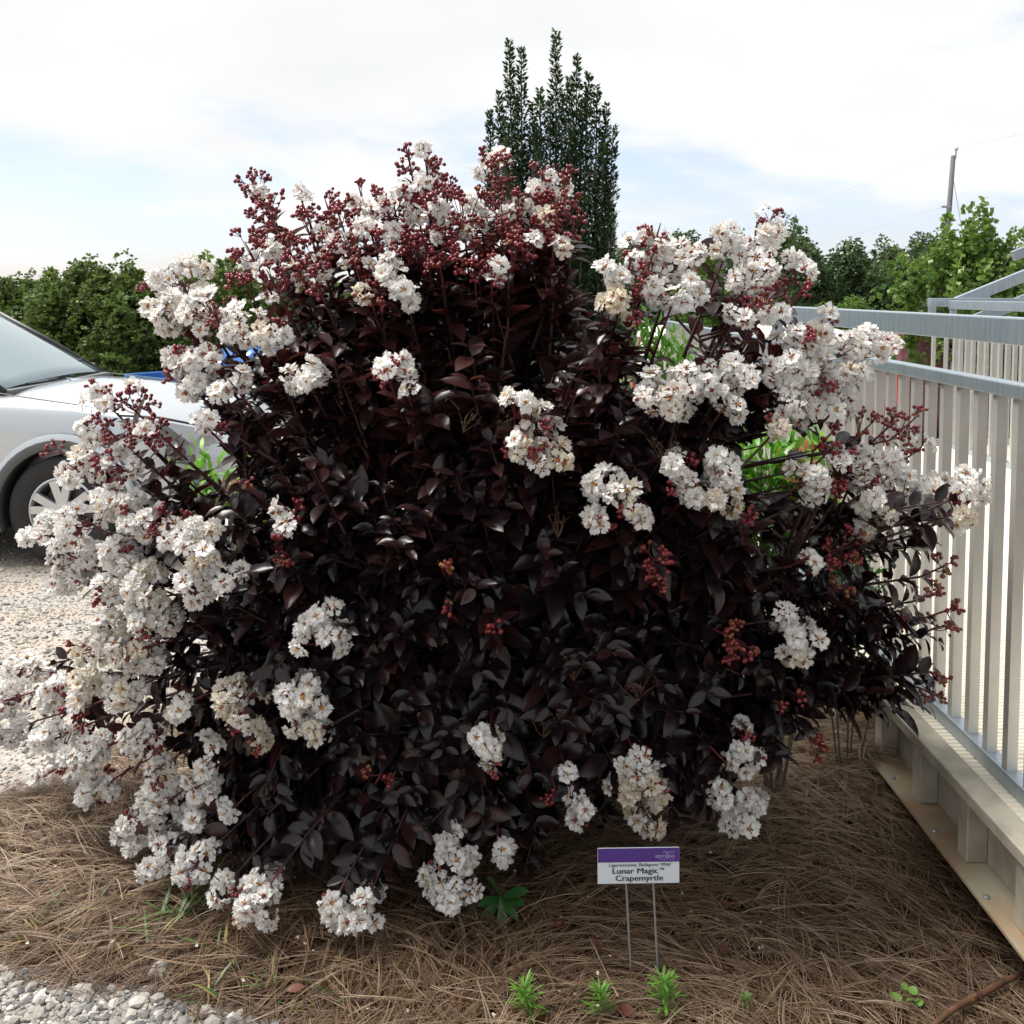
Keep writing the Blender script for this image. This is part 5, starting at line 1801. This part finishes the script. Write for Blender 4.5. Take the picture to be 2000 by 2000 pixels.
SL = small_leaf()
spires = [(993, 78, 12), (1018, 95, 13), (1086, 60, 14), (1127, 107, 11), (1112, 150, 9), (1150, 144, 10), (1166, 168, 12), (1198, 245, 11), (974, 182, 12), (957, 216, 11), (1055, 175, 12), (1040, 200, 12),
          (1098, 175, 12), (1075, 190, 14), (1138, 195, 14), (1010, 185, 14), (985, 230, 13), (1180, 280, 14), (1190, 360, 13), (1160, 320, 14), (1120, 250, 14), (1050, 255, 14), (960, 290, 12), (1140, 380, 14), (1100, 330, 14), (1020, 280, 14),
          (1195, 440, 13), (1175, 470, 14), (1000, 330, 14), (950, 340, 10), (1185, 205, 7)]
HM, Ht, hst = [], [], MB()
for (px, py, wpx) in spires:
    dy = RNG.uniform(-0.22, 0.22)
    t = P(px, py, HY + dy)
    bx = h0[0] + (t[0] - h0[0]) * RNG.uniform(0.65, 0.95)
    b_ = np.array([bx, HY + dy * 0.6, 0.9])
    L = t[2] - b_[2]
    hst.tube([np.array([h0[0], HY, 0.1]) - h0, b_ - h0, t - h0], [0.014, 0.008, 0.002], n=5)
    nlf = int(L * 1350)
    wr = wpx / F * HY * 1.2
    for i in range(nlf):
        s = RNG.random() ** 0.9
        p = t + (b_ - t) * s
        a = RNG.uniform(0, 2 * PI)
        rmax = wr * min(1.0, 0.25 + s * 3.0)
        rr = rmax * RNG.uniform(0.15, 1.0)
        d = norm(np.array([math.cos(a), math.sin(a), RNG.uniform(0.4, 1.4)]))
        p = p + np.array([math.cos(a) * rr, math.sin(a) * rr, 0])
        HM.append(frame(d, np.array([math.cos(a), math.sin(a), 0.4]) * -1 + RNG.normal(0, 0.3, 3), p - h0, RNG.uniform(0.014, 0.028)))
        Ht.append(np.clip(RNG.beta(1.6, 2.6) + (0.35 if s < 0.05 else 0), 0, 1))
link_mesh('crown', scatter_mesh('crown', [SL], np.zeros(len(HM), int), HM, [M['holly']], Ht), hol)
hst.build('stem', M['tree_bark'], hol)

# ------------------------------------------------------------------ nandina shrubs beside the ramp
def leaflet():
    v = [(0, 0, 0), (0.3, 0.13, 0.03), (0.65, 0.11, 0.0), (1, 0, -0.1), (0.65, -0.11, 0.0), (0.3, -0.13, 0.03)]
    f = [(0, 1, 5), (1, 2, 4, 5), (2, 3, 4)]
    return Asset(v, f)


LF = leaflet()


def nandina(center, rx, rz, label, n_shoot, seed, old=0.15, size=0.055, tint0=0.0):
    r = np.random.default_rng(seed)
    cx_, cy_, cz_ = center
    g = float(ground_z(cx_, cy_))
    root = empty('nandina', (cx_, cy_, g))
    tag(root, label, 'shrub')
    A, At, O_, Ot = [], [], [], []
    stm = MB()
    for k in range(n_shoot):
        a = r.uniform(0, 2 * PI); rr = rx * math.sqrt(r.random())
        tip = np.array([rr * math.cos(a), 0.7 * rr * math.sin(a), cz_ - g + r.uniform(-1, 1) * rz])
        base = np.array([0.15 * tip[0], 0.15 * tip[1], 0])
        ax = norm(tip - base + np.array([tip[0], tip[1], 0.25]))
        if k % 4 == 0:
            stm.tube([base, (base + tip) / 2 + r.normal(0, 0.03, 3), tip], [0.0032, 0.0026, 0.0016], n=4)
        isold = r.random() < old
        for j in range(34):
            s = r.random()
            p = tip - ax * s * 0.20 + r.normal(0, 0.03, 3)
            d = norm(ax * r.uniform(0.3, 1.0) + r.normal(0, 0.55, 3))
            fr = frame(d, np.array([0, -0.3, 1.0]) + r.normal(0, 0.4, 3), p, size * r.uniform(0.7, 1.25))
            (O_ if isold else A).append(fr); (Ot if isold else At).append(np.clip(r.beta(2.4, 1.6) - s * 0.35 + tint0, 0, 1))
    link_mesh('leaf_spray', scatter_mesh('leaf_spray', [LF], np.zeros(len(A), int), A, [M['nandina']], At), root, 'stuff')
    if O_:
        link_mesh('old_leaf_spray', scatter_mesh('old_leaf_spray', [LF], np.zeros(len(O_), int), O_, [M['nandina_old']], Ot), root, 'stuff')
    stm.build('stem', M['tree_bark'], root)


c = P(1525, 915, 2.85)
nandina((c[0], 2.85, c[2]), 0.15, 0.10, 'bright green nandina with orange sprigs between shrub and ramp', 46, 51)
c = P(1700, 1110, 2.85)
nandina((c[0] - 0.06, 2.85, c[2]), 0.12, 0.14, 'small blue-green nandina growing against the ramp pickets', 20, 52, 0.05, 0.045, -0.55)
c = P(445, 930, 3.7)
nandina((c[0], 3.7, c[2]), 0.14, 0.10, 'yellow-green leafy sprout behind the shrub before the silver car', 12, 53, 0.1, 0.075, 0.25)
c = P(1300, 650, 4.2)
nandina((c[0], 4.2, c[2]), 0.14, 0.12, 'pale green shrub tips rising behind the shrub near the holly', 10, 54, 0.0, 0.06, 0.2)

# ------------------------------------------------------------------ small things on the ground
def feathery_weed(px, py, hpx, label, seed, bend=0.0):
    r = np.random.default_rng(seed)
    g = ground_hit(px, py, 0.0)
    h = hpx * g[1] / F * 1.05
    root = empty('feathery_weed', (g[0], g[1], 0.0))
    tag(root, label, 'weed')
    top = np.array([bend * h, 0, h])
    MB().tube([(0, 0, -0.01), top * 0.5 + (0.004, 0, 0), top], [0.0022, 0.0018, 0.001], n=5).build('stem', M['clover'], root)
    A, At = [], []
    for i in range(80):
        s = 0.12 + 0.8 * r.random() ** 0.6
        a = r.uniform(0, 2 * PI)
        d = norm(np.array([math.cos(a), math.sin(a), r.uniform(0.2, 1.3)]))
        A.append(frame(d, [0, 0, 1], top * s, h * r.uniform(0.35, 0.62) * (1.15 - 0.5 * s))); At.append(r.random())
    nl = Asset([(0, 0, 0), (0.35, 0.045, 0.03), (0.75, 0.038, 0.0), (1, 0, -0.1), (0.75, -0.038, 0.0), (0.35, -0.045, 0.03)], [(0, 1, 5), (1, 2, 4, 5), (2, 3, 4)])
    link_mesh('leaf_whorl', scatter_mesh('leaf_whorl', [nl], np.zeros(len(A), int), A, [M['weed']], At), root, 'stuff')


feathery_weed(1300, 1995, 92, 'tall feathery green weed rising against the sign stake', 61, -0.08)
feathery_weed(1172, 2004, 78, 'bushy feathery weed in the straw in front of the sign', 62)
feathery_weed(1040, 2012, 95, 'feathery weed at the straw edge left of the other weeds', 63, -0.2)
feathery_weed(1458, 1985, 40, 'small lone feathery weed in the straw between sign and stick', 64)

# palmate seedling under the front of the shrub
g = ground_hit(985, 1800, 0.0)
root = empty('palmate_seedling', (g[0], g[1] + 0.03, 0))
tag(root, 'dark green seedling with spread finger leaves under the shrub front', 'seedling')
ctr = P(978, 1752, g[1] - 0.01) - np.array([g[0], g[1] + 0.03, 0])
MB().tube([(0, 0, -0.01), (0.0, 0.0, ctr[2] * 0.6), ctr], [0.003, 0.0026, 0.002], n=6).build('stem', M['palmate'], root)
pl = Asset([(0, 0, 0), (0.25, 0.10, 0.02), (0.6, 0.165, 0.0), (0.85, 0.09, -0.07), (1, 0, -0.14), (0.85, -0.09, -0.07), (0.6, -0.165, 0.0), (0.25, -0.10, 0.02), (0.3, 0, -0.02), (0.65, 0, -0.05)],
           [(0, 8, 1), (1, 8, 9, 2), (2, 9, 3), (3, 9, 4), (4, 9, 5), (5, 9, 6), (6, 9, 8, 7), (7, 8, 0)])
plm = mesh_np('leaflet', pl.v, pl.f, None, [M['palmate']], np.full(len(pl.v), 0.6))
for (ex, ey) in ((930, 1835), (984, 1838), (1012, 1795), (1028, 1735), (935, 1765), (1022, 1762), (960, 1710)):
    e = P(ex, ey, g[1] - 0.05 - 0.02 * RNG.random()) - np.array([g[0], g[1] + 0.03, 0])
    e[2] = max(e[2], 0.012)
    o = link_mesh('leaflet', plm, root)
    o.matrix_local = to4(frame(e - ctr, np.array([0, -0.5, 1.0]), ctr, np.linalg.norm(e - ctr)))

# clover-like seedling near the stick
g = ground_hit(1772, 1975, 0.0)
root = empty('round_leaf_seedling', (g[0], g[1], 0))
tag(root, 'tiny bright green seedling with round leaves in the straw near the stick', 'seedling')
rl = Asset([(0.5 + 0.5 * math.cos(a), 0.5 * math.sin(a), 0.08 * math.cos(2 * a)) for a in np.linspace(0, 2 * PI, 11)[:-1]] + [(0.5, 0, -0.03)], [(i, (i + 1) % 10, 10) for i in range(10)])
rlm = mesh_np('round_leaf', rl.v, rl.f, None, [M['clover']], np.full(11, 0.6))
for (dx, dy, dz, s) in ((-0.020, 0.0, 0.03, 0.024), (0.0, -0.008, 0.034, 0.022), (0.012, 0.006, 0.036, 0.02), (0.016, -0.01, 0.03, 0.02), (0.002, 0.014, 0.036, 0.018)):
    o = link_mesh('round_leaf', rlm, root)
    o.matrix_local = to4(frame([dx, dy, 0.004], [0, -0.3, 1], np.array([dx * 0.6, dy, dz]), s))
MB().tube([(0, 0, -0.005), (0, 0, 0.034)], 0.0012, n=5).build('stem', M['clover'], root)

# grass tufts on the left edge of the straw
blade = Asset([(0, 0.02, 0), (0, -0.02, 0), (0.35, 0.03, 0.02), (0.35, -0.03, 0.02), (0.7, 0.022, -0.05), (0.7, -0.022, -0.05), (1, 0, -0.2)], [(0, 1, 3, 2), (2, 3, 5, 4), (4, 5, 6)])


def grass_tuft(px, py, n, h, label, seed, dry=0.3, group='grass tufts at the edge of the straw'):
    r = np.random.default_rng(seed)
    g = ground_hit(px, py, 0.0)
    root = empty('grass_tuft', (g[0], g[1], 0))
    tag(root, label, 'grass', group)
    bm_ = [mesh_np('blade', blade.v, blade.f, None, [M['grass']], np.full(7, t)) for t in (0.05, 0.3, 0.55, 0.9)]
    for i in range(n):
        a = r.uniform(0, 2 * PI)
        d = norm(np.array([math.cos(a), math.sin(a), r.uniform(0.2, 1.1)]))
        o = link_mesh('blade', bm_[3 if r.random() < dry else r.integers(3)], root)
        o.matrix_local = to4(frame(d, [0, 0, 1], np.array([r.normal(0, 0.02), r.normal(0, 0.015), 0.005]), h * r.uniform(0.6, 1.2)))


gl = 'low tuft of green and dry grass in straw by the gravel'
for i, (px, py, n_, h_, dr_) in enumerate([(330, 1810, 12, 0.13, 0.2), (395, 1790, 9, 0.14, 0.0), (300, 1850, 10, 0.09, 0.6), (215, 1770, 9, 0.08, 0.4), (120, 1815, 13, 0.09, 0.7), (90, 1790, 9, 0.08, 0.7),
                                         (440, 1880, 6, 0.12, 0.1), (230, 1700, 6, 0.07, 0.1), (530, 1935, 9, 0.08, 0.4), (620, 1960, 8, 0.07, 0.4), (420, 1960, 9, 0.08, 0.6), (560, 1985, 7, 0.07, 0.2), (320, 1740, 7, 0.08, 0.1), (60, 1840, 8, 0.08, 0.6)]):
    grass_tuft(px, py, n_, h_, gl, 70 + i, dr_)

# stones and stick
def rock(px, py, wpx, label, seed, flat=0.6):
    g = ground_hit(px, py, 0.0)
    s = wpx * g[1] / F / 2
    a = stone_asset(seed, 2)
    me = mesh_np('rock', a.v * np.array([1, 0.8, flat / 0.6]), a.f, None, [M['stone']], smooth=False)
    o = link_mesh('rock', me)
    o.location = (g[0], g[1], s * 0.25); o.scale = (s, s, s); o.rotation_euler = (0.2, 0.1, seed)
    tag(o, label, 'rock')


rock(312, 1905, 50, 'pale lichen-grey fist-sized rock lying alone on the straw', 3, 0.8)
rock(165, 1938, 52, 'flat white stone on the gravel beside the straw edge', 9, 0.45)
rock(75, 1985, 36, 'rounded grey stone among the gravel corner', 5, 0.5)
a, b_ = ground_hit(1828, 1998, 0.056), ground_hit(1990, 1898, 0.056)
stk = MB()
pts = [a + (b_ - a) * t + np.array([0, 0, 0.004 * math.sin(9 * t)]) + np.array([0.006 * math.sin(7 * t), 0.008 * math.sin(5 * t), 0]) for t in np.linspace(-0.25, 1, 10)]
stk.tube([p - a for p in pts], [0.0045, 0.0055, 0.0062, 0.006, 0.0066, 0.0088, 0.0072, 0.0074, 0.0064, 0.0042], n=8)
stk.tube([pts[5] - a, pts[5] - a + (0.004, -0.006, 0.014)], [0.005, 0.004], n=6)
o = stk.build('stick', M['stick'], smooth=True)
o.location = Vector(a)
tag(o, 'broken reddish brown stick lying on straw beside the ramp frame', 'stick')

# fallen leaves and petals
for i, (px, py, s, ang) in enumerate([(1395, 1772, 0.05, 0.2), (1415, 1865, 0.045, 1.4), (1240, 1988, 0.05, 2.2), (1125, 1925, 0.045, 0.5), (1085, 1812, 0.04, 1.0), (1175, 1850, 0.045, 2.6), (880, 1965, 0.04, 0.9), (560, 1935, 0.04, 0.3)]):
    g = ground_hit(px, py, 0.035)
    o = link_mesh('fallen_leaf', mesh_np('fallen_leaf', LEAVES[i % 6].v * np.array([1, 1, 0.6]), LEAVES[i % 6].f, None, [M['fallen']], np.full(len(LEAVES[i % 6].v), 0.2 + 0.1 * i)))
    o.matrix_world = to4(frame([math.cos(ang), math.sin(ang), 0.12], [0, -0.25, 1], g, s))
    tag(o, 'curled reddish fallen leaf lying on the pine straw', 'leaf', 'fallen leaves on the straw')
PM, PT = [], []
petal = Asset(*petal_verts(1, 0, random.Random(5)))
for i in range(150):
    x, y = RNG.uniform(-1.3, 1.05), 1.9 + 1.2 * RNG.random()
    if bed_distance(x, y) < 0 and RNG.random() < 0.7:
        continue
    PM.append(frame(norm(RNG.normal(0, 1, 3) * np.array([1, 1, .3])), RNG.normal(0, 0.5, 3) + np.array([0, 0, 1.0]), np.array([x, y, 0.034 + 0.012 * RNG.random()]), RNG.uniform(0.007, 0.013))); PT.append(RNG.random())
o = link_mesh('fallen_petals', scatter_mesh('fallen_petals', [petal], np.zeros(len(PM), int), PM, [M['petal_cream']], PT))
tag(o, 'scattered dropped white petals on the pine straw', 'petals', kind='stuff')
